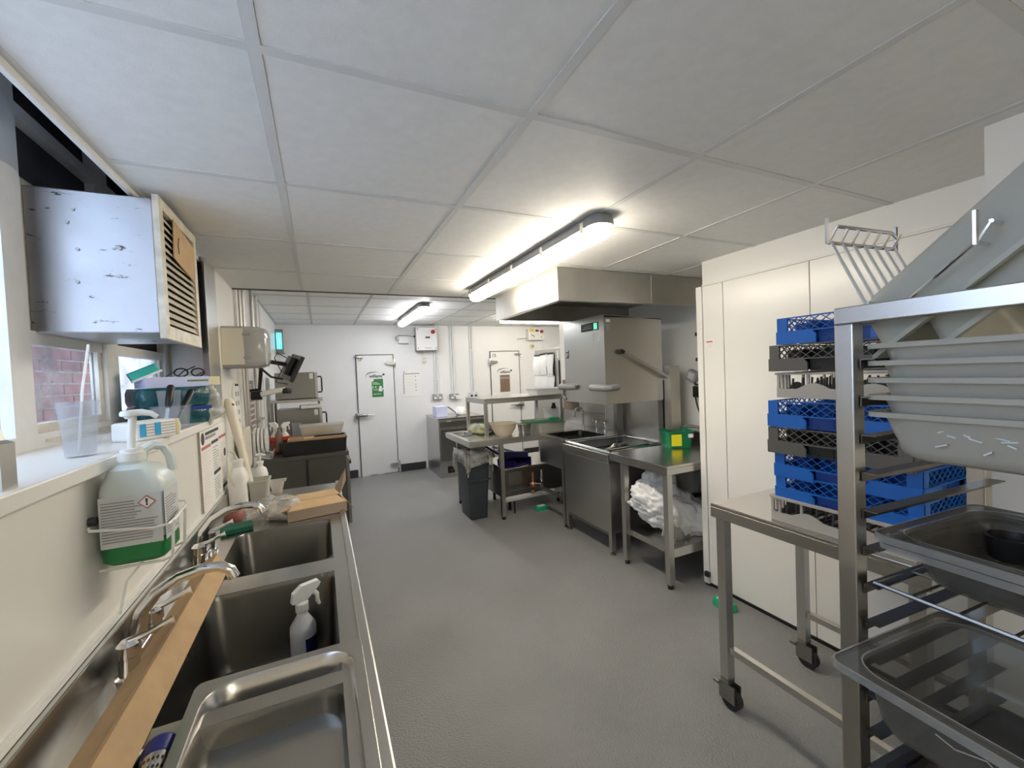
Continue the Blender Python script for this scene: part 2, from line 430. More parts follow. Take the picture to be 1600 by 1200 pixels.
strap_hinge(D1, 1.018, -1, 1.633, YD); strap_hinge(D1, 1.018, -1, .128, YD)
latch(D1, .465, .70, .888, YD); bolt(D1, .50, .585, 1.73, YD)
logo(D1, .735, 1.455, YD)
G().box(.50, .60, 6.37, 6.4, .0, .012).make('sweep', 'white_plastic', D1); G().box(.70, .80, 6.37, 6.4, .0, .012).make('sweep', 'white_plastic', D1)
D2 = struct(G().box(2.563, 3.075, YD, 6.392, .012, 1.768, .003).make('door_2', 'wall_cool'))
gz = G(); gz.box(2.551, 2.562, 6.376, 6.395, 0, 1.78); gz.box(3.076, 3.087, 6.376, 6.395, 0, 1.78); gz.box(2.551, 3.087, 6.376, 6.395, 1.769, 1.78); gz.make('gasket', 'seam', D2)
strap_hinge(D2, 2.545, 1, 1.60, YD); strap_hinge(D2, 2.545, 1, .13, YD)
latch(D2, 3.10, 2.87, .874, YD); bolt(D2, 3.06, 2.985, 1.72, YD)
logo(D2, 2.80, 1.44, YD)
text('15', .075, (2.625, YD-.001, 1.705), FACE_MY, 'ink', D2, bold=.001)
G().box(2.713, 2.887, YD-.012, YD, 1.107, 1.382, .004).make('vision_panel', 'brown_panel', D2)
G().box(2.713, 2.887, YD-.016, YD-.012, 1.315, 1.345).make('vision_frame', 'ink_grey', D2)
G().box(2.72, 2.88, YD-.002, YD-.001, 1.03, 1.042).make('print_line', 'ink_grey', D2)
G().box(2.70, 2.86, YD-.002, YD-.001, .985, .992).make('print_line', 'ink', D2)
# green notice on door 1
nt_ = thing('safety_notice', 'small green notice with white cut corner on the left cold room door', 'notice', (.76, YD-.003, 1.137))
G().box(.665, .855, YD-.003, YD-.001, 1.125, 1.42).make('sheet', 'paper', nt_)
G().prism([(.685, YD-.0035, 1.14), (.845, YD-.0035, 1.14), (.845, YD-.0035, 1.405), (.72, YD-.0035, 1.405), (.71, YD-.0035, 1.375), (.685, YD-.0035, 1.36)], (0, -.001, 0)).make('green_print', 'green_board', nt_)
for x in (.705, .745):
    G().cyl((x, YD-.0045, 1.285), (x, YD-.0055, 1.285), .016, 14).make('eye', 'paper', nt_)
    G().cyl((x+.006, YD-.0055, 1.285), (x+.006, YD-.0065, 1.285), .011, 12).make('pupil', 'green_board', nt_)
G().prism([(.775, YD-.0045, 1.225), (.825, YD-.0045, 1.22), (.83, YD-.0045, 1.25), (.85, YD-.0045, 1.245), (.845, YD-.0045, 1.26), (.825, YD-.0045, 1.27), (.82, YD-.0045, 1.30), (.79, YD-.0045, 1.30)], (0, -.001, 0)).make('mitten_print', 'paper', nt_)
for z, wd in ((1.35, .07), (1.33, .10), (1.245, .07), (1.185, .11)):
    G().box(.70, .70+wd, YD-.0055, YD-.0045, z-.006, z+.006).make('print_line', 'leaf_pale', nt_)
# framed rota poster
ps = thing('wall_chart', 'white paper chart with dark edge beside the left cold room door', 'poster', (1.25, 6.386, 1.12))
G().box(1.135, 1.385, 6.384, 6.389, 1.115, 1.505).make('sheet', 'paper', ps)
G().box(1.142, 1.149, 6.382, 6.384, 1.16, 1.465).make('dark_edge', 'ink', ps); G().box(1.142, 1.385, 6.382, 6.384, 1.458, 1.466).make('dark_edge', 'ink', ps)
for k, z in enumerate((1.42, 1.36, 1.30, 1.26, 1.21)): G().box(1.318, 1.332, 6.382, 6.384, z-.01, z+.008).make('print_mark', 'ink_grey', ps)
for k in range(6): G().box(1.16, 1.30, 6.3825, 6.384, 1.42-k*.045, 1.423-k*.045).make('print_line', 'ink_pink', ps)
G().box(1.145, 1.165, 6.382, 6.384, 1.485, 1.497).make('print_mark', 'ink', ps)

# freezer / cold room block on the right
CR = thing('cold_room', 'large white panelled cold room behind the trolley of dish racks', 'cold room', (2.45, 1.2, 0))
G().box(2.204, 2.749, .53, 1.915, .02, 1.90).make('core', 'seam', CR)
for a, b in ((.53, 1.249), (1.252, 1.732), (1.736, 1.878)):
    G().box(2.196, 2.21, a, b, .03, 1.903, .002).make('wall_panel', 'panel_white', CR)
G().box(2.190, 2.75, 1.881, 1.924, .018, 1.906, .004).make('corner_profile', 'panel_white', CR)
G().box(2.192, 2.75, .53, 1.878, 1.9035, 1.915, .002).make('top_rail', 'panel_white', CR)
G().box(2.21, 2.74, .53, 1.92, 0, .03).make('kick_plate', 'black', CR)
st = thing('rating_sticker', 'small printed sticker near the top corner of the white cold room', 'sticker', (2.195, 1.83, 1.52))
G().box(2.1945, 2.1960, 1.80, 1.865, 1.515, 1.575).make('sheet', 'paper', st)
G().box(2.1935, 2.1945, 1.812, 1.855, 1.552, 1.562).make('print_line', 'ink_red', st)
for z in (1.54, 1.53, 1.522): G().box(2.1935, 2.1945, 1.81, 1.85, z, z+.003).make('print_line', 'ink_pink', st)
G().box(2.17, 2.19, 1.87, 1.90, .07, .10).make('x', 'black', CR).name = 'corner_fitting'

# ================================================================== LIGHTS
def batten(name, label, p0, p1, z, tubemat, group='ceiling batten lights'):
    p0 = Vector(p0); p1 = Vector(p1); L = (p1-p0).length; mid = (p0+p1)/2; ang = math.atan2(p1.y-p0.y, p1.x-p0.x)
    t = thing(name, label, 'ceiling light', (mid.x, mid.y, z), (0, 0, ang), group)
    G().loft([(L, .112, .05, -.045), (L+.004, .118, .055, -.030), (L-.01, .10, .045, -.004), (L-.04, .08, .03, 0)], n=5).make('housing', 'grey_plastic', t, smooth=True, local=True)
    G().loft([(L-.05, .055, .026, -.092), (L-.025, .085, .04, -.082), (L-.012, .102, .048, -.06), (L-.008, .106, .05, -.0455)], n=5).make('diffuser', tubemat, t, smooth=True, local=True)
    n = 5
    for i in range(n):
        x = -L/2+.1+i*(L-.2)/(n-1)
        for s in (-1, 1):
            G().box(x-.012, x+.012, s*.057-.004, s*.057+.004, -.062, -.018, .002).make('clip', 'steel', t, local=True)
    return t
batten('batten_light', 'long lit batten light on the ceiling in front of the extractor canopy', (1.098, 1.39, 0), (1.098, 3.02, 0), 2.058, 'tube')
batten('batten_light', 'lit batten light over the left cold room door', (1.045, 4.36, 0), (1.045, 5.80, 0), 2.19, 'tube_far')
batten('batten_light', 'lit batten light seen under the extractor canopy running across the far room', (2.26, 5.24, 0), (3.55, 5.24, 0), 2.19, 'tube')
batten('batten_light', 'added batten light, unseen behind the viewer, brightening the foreground', (1.098, -2.5, 0), (1.098, -.9, 0), 2.058, 'tube')  # added lamp, out of view behind the camera, to brighten the foreground

# extractor canopy
cn = thing('extractor_canopy', 'stainless steel extractor canopy hanging from the ceiling over the dishwasher', 'extractor hood', (2.05, 2.72, 1.86))
G().box(1.360, 1.372, 2.225, 3.215, 1.86, 2.056).make('side_panel', 'galv', cn)
G().box(1.372, 2.112, 2.225, 2.237, 1.86, 2.056).make('side_panel', 'galv', cn)
G().box(2.116, 2.745, 2.225, 2.237, 1.86, 2.056).make('side_panel', 'galv', cn)
G().box(2.110, 2.118, 2.223, 2.225, 1.86, 2.056).make('joint_strip', 'steel', cn)
G().box(1.372, 2.745, 3.203, 3.215, 1.86, 2.056).make('side_panel', 'galv', cn)
G().box(1.372, 2.745, 2.237, 3.203, 1.99, 2.0).make('inner_plate', 'steel_dark', cn)
e = G(); e.box(1.36, 1.40, 2.225, 3.215, 1.853, 1.86); e.box(1.40, 2.745, 2.225, 2.262, 1.853, 1.86); e.box(1.40, 2.745, 3.18, 3.215, 1.853, 1.86); e.make('drip_rim', 'steel', cn)
G().cyl((1.3595, 2.26, 1.89), (1.357, 2.26, 1.89), .006, 8).make('rivet', 'steel_dark', cn)
# ================================================================== DISHWASHER
dw = thing('hood_dishwasher', 'stainless steel pass-through dishwasher with its hood raised', 'dishwasher', (2.25, 2.86, 0))
b = G().box(1.945, 2.60, 2.545, 3.185, .165, .70, .004).make('body', 'steel', dw)
G().box(1.928, 1.945, 2.538, 3.19, .705, .772, .003).make('front_lip', 'steel_h', dw)
tk = G(); tk.loft([(.655, .64, .01, .772), (.60, .585, .05, .772), (.58, .565, .06, .70), (.50, .48, .05, .62)], 2.2725, 2.865, cap0=False); tk.make('tank', 'steel_dark', dw, smooth=True)
G().box(1.945, 2.60, 2.545, 3.185, .70, .705).make('deck', 'steel_dark', dw)
for y in (2.57, 2.64, 3.09, 3.16): G().cyl((1.96, y, .785), (2.58, y, .785), .008, 8).make('rack_rail', 'chrome', dw, smooth=True)
for x in (1.965, 2.56): G().cyl((x, 2.55, .783), (x, 3.18, .783), .009, 8).make('rack_rail', 'chrome', dw, smooth=True)
sp = G(); sp.lathe([(.035, .74), (.045, .75), (.02, .77), (.012, .775)], 2.27, 2.87); sp.make('spray_hub', 'chrome', dw, smooth=True)
for a in (.5, .5+PI): G().bar((2.27, 2.87, .755), (2.27+.24*math.cos(a), 2.87+.24*math.sin(a), .75), .03, .012).make('spray_arm', 'steel', dw)
for x, y in ((1.965, 2.562), (1.965, 3.165), (2.57, 2.562), (2.57, 3.165)):
    l = G().box(x-.018, x+.018, y-.018, y+.018, .03, .17).make('leg', 'steel', dw); G().lathe([(.024, 0), (.024, .008), (.012, .014), (.012, .03)], x, y, 12).make('foot', 'steel_dark', l, smooth=True)
G().box(1.95, 1.96, 2.58, 3.15, .14, .165).make('plinth_rail', 'steel_dark', dw)
# columns and back splash
for y in (2.575, 3.15): G().box(2.50, 2.565, y-.025, y+.025, .70, 1.30).make('column', 'steel_dark', dw)
G().box(2.585, 2.60, 2.56, 3.17, .772, 1.18).make('back_splash', 'steel', dw)
G().box(2.50, 2.60, 2.46, 2.53, .792, 1.42).make('lift_column', 'galv', dw)
# hood shell
hd = G(); hd.box(1.93, 1.936, 2.53, 3.09, 1.15, 1.815); hd.box(1.936, 2.49, 2.53, 2.536, 1.15, 1.80); hd.box(1.936, 2.49, 3.084, 3.09, 1.15, 1.80)
hd.box(2.484, 2.49, 2.536, 3.084, 1.15, 1.79)
hd.prism([(1.93, 2.53, 1.815), (2.49, 2.53, 1.79), (2.49, 2.53, 1.797), (1.93, 2.53, 1.822)], (0, .56, 0)); ho = hd.make('hood', 'steel_h', dw)
G().box(1.9255, 1.93, 2.60, 2.82, 1.715, 1.775).make('display', 'display', ho)
for k in range(3): G().box(1.9245, 1.9255, 2.67, 2.80-.02*k, 1.733+k*.012, 1.738+k*.012).make('print_line', 'ink_grey', ho)
G().box(1.9245, 1.9255, 2.605, 2.65, 1.72, 1.77, .0004).make('power_button', 'paper', ho)
G().box(1.9235, 1.9245, 2.61, 2.645, 1.725, 1.765, .0004).make('button_light', 'led', ho)
G().box(1.928, 1.93, 2.585, 2.665, 1.63, 1.70).make('label_sticker', 'paper', ho)
text('PT', .065, (1.929, 3.045, 1.55), (0, -PI/2, PI), 'ink', ho, bold=.001)
G().box(1.95, 1.985, 2.527, 2.53, 1.765, 1.785).make('label_sticker', 'paper', ho); G().box(1.95, 1.965, 2.527, 2.53, 1.70, 1.735).make('label_sticker', 'ink_grey', ho)
# grips
for y0, y1 in ((2.52, 2.70), (3.10, 2.92)):
    s = 1 if y1 > y0 else -1
    yo = y0-s*.03
    G().tube([(1.915, y1, 1.275), (1.895, y1-s*.03, 1.275), (1.89, y0+s*.03, 1.275), (1.90, yo+s*.01, 1.275), (1.93, yo-s*.01, 1.275), (2.0, yo-s*.006, 1.275), (2.03, y0+s*.004, 1.275)], [.018, .024, .026, .026, .026, .024, .016], 12).make('handle', 'grey_plastic', dw, smooth=True)
G().tube([(1.93, 3.10, 1.26), (1.92, 3.13, 1.20), (1.93, 3.09, 1.17)], .012, 8).make('handle_stay', 'grey_plastic', dw, smooth=True)
# lifting arm on the right side
G().bar((2.06, 2.518, 1.545), (2.60, 2.50, 1.285), .022, .05, up=(0, 1, 0)).make('lift_arm', 'steel', dw)
G().bar((2.055, 2.517, 1.548), (2.085, 2.517, 1.533), .026, .052, up=(0, 1, 0)).make('arm_cap', 'black', dw)

# ================================================================== DISHWASHER EXIT TABLE
et = thing('exit_table', 'stainless steel table with undershelf at the right of the dishwasher', 'table', (2.3, 2.24, 0))
tp = G().box(1.935, 2.72, 1.955, 2.525, .772, .79, .003).make('table_top', 'steel_top', et)
a = G(); a.box(1.935, 1.945, 1.955, 2.525, .735, .772); a.box(1.945, 2.72, 1.955, 1.965, .735, .772); a.make('apron', 'steel_h', et)
G().box(2.72, 2.735, 1.955, 2.525, .735, .88).make('upstand', 'steel', et)
for x, y in ((1.965, 1.985), (1.965, 2.395), (2.69, 1.985), (2.69, 2.395)):
    l = G().box(x-.02, x+.02, y-.02, y+.02, .03, .735).make('leg', 'steel', et); G().lathe([(.018, 0), (.018, .02), (.012, .03)], x, y, 10).make('foot', 'black', l)
G().box(1.985, 2.67, 1.975, 2.405, .235, .25).make('undershelf', 'steel_top', et)
G().box(1.975, 1.985, 1.99, 2.39, .215, .255).make('shelf_rail', 'steel_h', et); G().box(1.985, 2.67, 1.967, 1.975, .20, .255).make('shelf_rail', 'steel_h', et)
# green tub
gt = thing('green_tub', 'green plastic tub with a yellow label on the dishwasher exit table', 'tub', (2.50, 2.42, .79))
gg = G(); gg.loft([(.185, .145, .03, 0), (.21, .17, .03, .115), (.225, .185, .03, .115), (.225, .185, .03, .127), (.205, .165, .03, .127), (.18, .14, .03, .006)], n=4); gg.make('body', 'green', gt, smooth=True, local=True)
G().box(-.065, .01, -.089, -.083, .018, .105).make('yellow_label', 'yellow', gt, local=True)
G().box(.06, .095, -.094, -.088, .08, .108).make('white_label', 'paper', gt, local=True)
gt.rotation_euler = (0, 0, -.45)
# hose
tag(G().tube([(2.56, 2.56, .80), (2.60, 2.54, .90), (2.66, 2.44, .935), (2.70, 2.30, .92), (2.715, 2.20, .88), (2.715, 2.12, .82)], .014, 8).make('grey_hose', 'grey_plastic', smooth=True), 'grey ribbed hose arching behind the green tub', 'hose')
# wall dispensers by the cold room
dp = thing('dosing_unit', 'dark dosing pump with black cable on the wall beside the cold room', 'pump', (2.74, 2.4, 1.1))
G().box(2.70, 2.749, 2.34, 2.43, 1.16, 1.25, .006).make('pump_body', 'black', dp)
G().tube([(2.72, 2.42, 1.16), (2.71, 2.40, 1.11), (2.72, 2.38, 1.03)], .006, 6).make('cable', 'black_rubber', dp, smooth=True)
G().cyl((2.70, 2.40, 1.27), (2.749, 2.40, 1.27), .014, 10).make('knob', 'chrome', dp)
dm = thing('wall_meter', 'tilted grey wall meter above the dosing pump', 'meter', (2.73, 2.44, 1.33))
G(Matrix.Rotation(.4, 4, 'X')).box(-.03, .015, -.045, .045, -.045, .045, .006).make('case', 'ink_grey', dm, local=True)
G(Matrix.Rotation(.4, 4, 'X')).box(-.033, -.03, -.03, .03, -.025, .03).make('face', 'label', dm, local=True)
for z, lb in ((1.66, 'upper'), (1.46, 'lower')):
    tag(G().box(2.72, 2.749, 2.36, 2.41, z-.014, z+.014, .004).make('pipe_clip', 'black'), lb+' black pipe clip on the wall beside the cold room', 'clip')

# bag under the exit table
bagp = thing('white_bag', 'bulging white plastic sack slumped on the exit table undershelf', 'bag', (2.26, 2.19, .25))
from mathutils import noise as _nz
def blob(parent, name, m, C0, R0, seed, n=22, mm=14, amp=.12, rot=None, flat=True, wrinkle=0.):
    rnd = random.Random(seed); ph = [rnd.uniform(0, 6.28) for _ in range(12)]
    g = G(); R = []
    for j in range(1, mm):
        th = PI*j/mm; row = []
        for i in range(n):
            a = 2*PI*i/n
            k = 1+amp*(.5*math.sin(3*a+ph[0]+2*th)+.35*math.sin(5*a-3*th+ph[1])+.25*math.sin(7*a+5*th+ph[2])+.3*math.sin(4*th+ph[3]))
            p = Vector((R0[0]*k*math.sin(th)*math.cos(a), R0[1]*k*math.sin(th)*math.sin(a), R0[2]*k*math.cos(th)))
            if wrinkle:
                q_ = p*9+Vector((seed, seed, 0)); cr = abs(_nz.noise(q_))+.6*abs(_nz.noise(q_*2.1))+.3*abs(_nz.noise(q_*4.3)); p *= 1+wrinkle*(cr-.5)
            if rot is not None: p = rot @ p
            p += Vector(C0)
            if flat: p.z = max(p.z, 0.002)
            row.append(p)
        R.append(row)
    g.rings(R); return g.make(name, m, parent, smooth='all', local=True)
blob(bagp, 'sack', 'bag', (-.02, -.01, .14), (.36, .17, .15), 3, 110, 70, .05, Matrix.Rotation(.50, 3, 'Y') @ Matrix.Rotation(-.35, 3, 'Z'), wrinkle=.30)
blob(bagp, 'sack_neck', 'bag', (-.10, .09, .26), (.17, .13, .16), 5, 90, 50, .10, wrinkle=.35)
cc = thing('clear_plastic_crate', 'clear ribbed plastic sheet tray leaning against the white sack', 'tray', (2.09, 2.22, .26))
mt_ = Matrix.Rotation(.42, 4, 'Y')
G(mt_).box(-.12, .36, -.155, -.15, .0, .13).make('panel', 'film', cc, local=True)
for k in range(9): G(mt_).box(-.09+k*.05, -.085+k*.05, -.158, -.155, .02, .11).make('rib', 'ink_grey', cc, local=True)
G(mt_).box(-.12, .36, -.16, -.145, .13, .136).make('rim', 'film', cc, local=True)
# folded steps / trolley frame behind
fb = thing('folded_trolley', 'dark folded trolley with wheels stored behind the exit table', 'folded trolley', (2.62, 2.1, 0))
G().bar((2.50, 2.30, .30), (2.70, 2.05, .72), .03, .03).make('strut', 'black', fb)
G().bar((2.46, 2.35, .42), (2.70, 2.35, .40), .03, .03).make('strut', 'black', fb)
G().bar((2.52, 2.36, .44), (2.52, 2.34, .05), .025, .025).make('strut', 'steel_dark', fb)
for y, z in ((2.05, .22), (2.2, .36)): G().cyl((2.60, y, z), (2.66, y, z), .09, 18).make('wheel', 'black_rubber', fb, smooth=True)
G().cyl((2.64, 2.0, .05), (2.64, 2.0, .33), .055, 14).make('canister', 'paper_blue', fb, smooth=True)

# ================================================================== L-SHAPED PREP TABLE
lt = thing('prep_table', 'L-shaped stainless steel prep table with inset sink left of the dishwasher', 'table', (1.9, 3.9, 0))
g = G()
def deck(g, X, Y, holes, z0, z1):
    """plate X x Y with rectangular holes, as a grid of boxes"""
    xs = sorted({X[0], X[1]}|{h[0] for h in holes}|{h[1] for h in holes}); ys = sorted({Y[0], Y[1]}|{h[2] for h in holes}|{h[3] for h in holes})
    for a, b in zip(xs, xs[1:]):
        for c, d in zip(ys, ys[1:]):
            mx, my = (a+b)/2, (c+d)/2
            if any(h[0] < mx < h[1] and h[2] < my < h[3] for h in holes): continue
            g.box(a, b, c, d, z0, z1)
deck(g, (1.225, 2.74), (3.66, 4.46), [(1.27, 1.43, 3.83, 4.42)], .775, .79)
g.make('table_top', 'steel_top', lt)
g = G(); deck(g, (1.945, 2.74), (3.19, 3.66), [(2.03, 2.45, 3.22, 3.66)], .775, .79); deck(g, (1.945, 1.946), (3.19, 3.191), [], .775, .776)
g.make('sink_deck', 'steel_top', lt)
bs = G(); bs.loft([(.42, .44, .002, .789), (.42, .44, .05, .785), (.40, .42, .05, .56), (.34, .36, .04, .54)], 2.24, 3.44, cap0=False); bs.make('sink_bowl', 'steel_basin', lt, smooth=True)
so = G(); so.box(1.96, 2.5, 3.2, 3.66, .52, .538); so.box(1.96, 1.97, 3.2, 3.66, .538, .74); so.box(1.97, 2.5, 3.65, 3.66, .538, .74); so.make('sink_casing', 'steel', lt)
pn = G(); pn.loft([(.16, .59, .002, .788), (.15, .58, .02, .787), (.14, .57, .02, .74)], 1.35, 4.125, cap0=False); pn.make('scrap_pan', 'steel', lt, smooth=True)
G().box(1.271, 1.429, 4.10, 4.125, .775, .793).make('divider', 'steel_h', lt)
a = G(); a.box(1.225, 1.235, 3.66, 4.46, .735, .775); a.box(1.235, 1.945, 3.66, 3.67, .735, .775); a.box(1.945, 1.955, 3.19, 3.66, .735, .775); a.make('apron', 'steel_h', lt)
G().box(2.725, 2.74, 3.19, 4.46, .79, .93).make('upstand', 'steel', lt)
for x, y in ((1.556, 3.70), (1.969, 3.225), (1.35, 4.42), (2.70, 4.42), (2.70, 3.225)):
    l = G().box(x-.02, x+.02, y-.02, y+.02, .03, .735).make('leg', 'steel', lt); G().lathe([(.018, 0), (.018, .02), (.012, .03)], x, y, 10).make('foot', 'black', l)
G().box(1.576, 2.69, 3.69, 3.71, .235, .265).make('cross_rail', 'steel_dark', lt)
G().box(1.96, 1.985, 3.245, 3.69, .235, .265).make('cross_rail', 'steel_dark', lt)
# mixer tap over that sink
tap = thing('bridge_tap', 'chrome swan neck tap at the dishwasher sink', 'tap', (2.58, 3.55, .79))
for y in (3.42, 3.56):
    G().lathe([(.022, .79), (.022, .80), (.013, .805), (.013, .86), (.018, .865), (.018, .885), (.008, .89)], 2.58, y, 12).make('pillar', 'chrome', tap, smooth=True)
    G().bar((2.54, y, .89), (2.62, y, .89), .014, .012).make('lever', 'chrome', tap)
G().tube([(2.58, 3.80, .79), (2.58, 3.80, .93), (2.56, 3.79, 1.0), (2.50, 3.76, 1.02), (2.43, 3.72, 1.0), (2.41, 3.70, .93)], .013, 10).make('spout', 'chrome', tap, smooth=True)
G().cyl((2.60, 3.42, .88), (2.60, 3.42, 1.15), .006, 8).make('riser', 'chrome', tap)
# stainless splash panels behind
for y0, y1, m, lb in ((3.20, 3.93, 'steel', 'tall stainless steel splash panel behind the chrome swan neck tap'), (4.12, 4.46, 'brown_panel', 'brownish splash panel behind the far end of the prep table')):
    tag(G().box(2.742, 2.7495, y0, y1, .935, 1.30).make('splash_panel', m), lb, 'panel')
sk = thing('wall_socket', 'white wall socket between the two splash panels', 'socket', (2.74, 4.03, 1.0)); G().box(2.735, 2.7495, 3.96, 4.10, .95, 1.25, .004).make('plate', 'white_plastic', sk); G().box(2.731, 2.735, 4.0, 4.06, 1.12, 1.17).make('switch', 'red_btn', sk)
# over-shelf
os_ = thing('over_shelf', 'raised stainless steel over-shelf standing on the prep table', 'shelf', (2.0, 4.08, .79))
G().box(1.44, 2.74, 3.79, 4.37, 1.155, 1.17, .003).make('shelf_plate', 'steel_top', os_)
a = G(); a.box(1.44, 1.45, 3.79, 4.37, 1.12, 1.155); a.box(1.45, 2.74, 3.79, 3.80, 1.12, 1.155); a.box(1.45, 2.74, 4.36, 4.37, 1.12, 1.155); a.make('shelf_edge', 'steel_h', os_)
for x, y in ((1.457, 3.81), (1.457, 4.35), (2.30, 4.35), (2.31, 3.81)): G().box(x-.016, x+.016, y-.016, y+.016, .79, 1.12).make('post', 'steel', os_)
# white tray on over-shelf
wt = thing('white_tray', 'shallow white plastic tray on the over-shelf', 'tray', (2.22, 3.98, 1.17)); g = G(); g.loft([(.30, .20, .02, 0), (.37, .26, .03, .06), (.39, .28, .03, .062), (.37, .26, .03, .062), (.30, .20, .02, .006)]); g.make('body', 'white_plastic', wt, smooth=True, local=True)
# bowl
bl = thing('mixing_bowl', 'beige plastic mixing bowl on the prep table', 'bowl', (1.66, 3.86, .79))
G().lathe([(.075, 0), (.08, .006), (.115, .06), (.135, .115), (.142, .118), (.142, .124), (.132, .122), (.11, .06), (.07, .01)], n=28).make('body', 'bowl', bl, smooth=True, local=True)
# steel GN pan
sp_ = thing('steel_pan', 'small square steel food pan beside the beige bowl', 'pan', (1.885, 3.84, .79))
g = G(); g.loft([(.10, .10, .02, 0), (.118, .118, .02, .10), (.155, .155, .02, .10), (.155, .155, .02, .104), (.118, .118, .02, .104), (.10, .10, .02, .006)]); g.make('body', 'steel', sp_, smooth=True, local=True)
blob(sp_, 'contents', 'leaf', (0, 0, .085), (.05, .05, .03), 9, 14, 8, .15, flat=False)
# lettuce / celery
sal = thing('lettuce_heap', 'heap of pale lettuce and green leaves under the over-shelf', 'vegetables', (1.56, 4.13, .79))
for k in range(9):
    rnd = random.Random(k); x, y = rnd.uniform(-.12, .12), rnd.uniform(-.07, .07)
    blob(sal, 'leaf', 'leaf_pale' if k % 3 else 'leaf', (x, y, .035+.012*(k % 4)), (.085, .05, .035), 20+k, 14, 8, .30, Matrix.Rotation(k*.7, 3, 'Z'))
blob(sal, 'stalk_bag', 'film', (-.05, 0, .06), (.14, .09, .05), 77, 18, 10, .22)
# clear food box + board + knife
cb = thing('clear_food_box', 'clear plastic food box under the green chopping board', 'food box', (2.17, 3.87, .79))
g = G(); g.loft([(.30, .22, .03, 0), (.32, .24, .03, .085), (.335, .255, .03, .085), (.335, .255, .03, .095), (.30, .22, .03, .095)], n=4); g.make('body', 'tub_clear', cb, smooth=True, local=True)
gb = G(Matrix.Translation((2.10, 3.86, .893)) @ Matrix.Rotation(-.18, 4, 'Z')).box(-.20, .20, -.13, .13, 0, .014, .004).make('chopping_board', 'green_board'); tag(gb, 'green plastic chopping board lying on the clear food box', 'chopping board')
kn = thing('chef_knife', 'knife with black handle on the green chopping board', 'knife', (2.12, 3.86, .910), (0, 0, -.15))
G().prism([(-.10, -.012, 0), (.06, -.02, 0), (.06, .016, 0), (-.06, .014, 0)], (0, 0, .003)).make('blade', 'paper', kn, local=True)
G().box(.06, .16, -.014, .012, -.003, .016, .005).make('handle', 'green_bright', kn, local=True)
wtb = thing('white_tub', 'white plastic tub with black cap behind the green chopping board', 'tub', (2.42, 4.15, .79))
g = G(); g.loft([(.17, .15, .02, 0), (.19, .17, .02, .18), (.20, .18, .02, .182), (.20, .18, .02, .20)]); g.make('body', 'white_plastic', wtb, smooth=True, local=True)
G().lathe([(.03, .20), (.03, .225), (.018, .23), (.022, .26)], n=12).make('cap', 'black', wtb, smooth=True, local=True)
G().cyl((0, -.08, .09), (0, -.105, .09), .012, 10).make('spigot', 'ink_grey', wtb, local=True)

# bins
bn = thing('slim_bin', 'tall slim dark grey waste bin with a clear liner beside the prep table', 'bin', (1.355, 3.98, 0))
g = G(); g.loft([(.17, .30, .02, 0), (.24, .37, .03, .60), (.255, .385, .03, .605), (.255, .385, .03, .62), (.235, .365, .03, .62), (.165, .29, .02, .01)], n=4); g.make('body', 'bin', bn, smooth=True, local=True)
G().box(-.118, .118, -.187, -.178, .38, .40).make('rib', 'bin', bn, local=True)
def skirt_liner(parent, seed):
    rnd = random.Random(seed); R = []
    N = 72
    base = rrect(.26, .39, .05, N//4-1)
    for j, (s, z) in enumerate(((.86, .56), (.97, .63), (1.03, .655), (1.09, .63), (1.12, .56), (1.13, .50))):
        row = []
        for i, (x, y) in enumerate(base):
            wv = 1+.04*math.sin(i*.9+j)+.03*math.sin(i*2.3+j*.7)
            dz = (.05*math.sin(i*.35+1)+.02*math.sin(i*1.3)) if j > 2 else .01*math.sin(i*.7)
            row.append((x*s*wv, y*s*wv, z+dz))
        R.append(row)
    g = G(); g.rings(R, True, False, False); return g.make('liner', 'film', parent, smooth='all', local=True)
skirt_liner(bn, 4)
blob(bn, 'rubbish', 'cloth_white', (.03, -.05, .60), (.09, .10, .06), 31, 16, 9, .25, flat=False)
blob(bn, 'rubbish', 'ink_pink', (-.04, .06, .60), (.08, .09, .06), 32, 16, 9, .25, flat=False)
b2 = thing('black_bin', 'black waste drum in the shadow under the prep table', 'bin', (1.515, 4.32, 0))
G().lathe([(.09, 0), (.105, .5), (.115, .505), (.115, .53), (.10, .53), (.085, .02)], n=24).make('body', 'bin', b2, smooth=True, local=True)
# grease trap under the table
gr = thing('grease_trap', 'low stainless steel grease trap box under the prep table', 'grease trap', (1.98, 4.1, 0))
G().box(1.66, 2.36, 3.86, 4.40, .12, .43).make('tank', 'steel_dark', gr)
G().box(1.64, 2.38, 3.83, 4.43, .43, .452, .003).make('lid', 'steel_top', gr)
for x, y in ((1.72, 3.92), (2.30, 3.92), (1.72, 4.34), (2.30, 4.34)): G().cyl((x, y, 0), (x, y, .12), .016, 10).make('leg', 'black', gr)
G().box(1.69, 1.84, 3.853, 3.86, .26, .40).make('label_plate', 'steel', gr)
wp = thing('waste_pipe', 'white plastic waste pipe running low in front of the grease trap', 'pipe', (2.0, 3.80, .12)); G().cyl((1.60, 3.80, .15), (2.62, 3.80, .165), .027, 14).make('pipe', 'white_plastic', wp, smooth=True)
for x in (1.72, 2.28): G().cyl((x, 3.80, 0), (x, 3.80, .125), .008, 8).make('pipe_stand', 'black', wp)
cp = thing('drain_valve', 'chrome and copper drain valve hanging below the grease trap lid', 'valve', (1.93, 3.81, .2))
G().lathe([(.02, .19), (.035, .20), (.035, .28), (.018, .30), (.018, .40)], 1.92, 3.765, 12).make('valve_body', 'copper', cp, smooth=True)
G().lathe([(.014, .22), (.022, .23), (.022, .32), (.012, .33), (.012, .41)], 2.02, 3.765, 12).make('trap', 'chrome', cp, smooth=True)
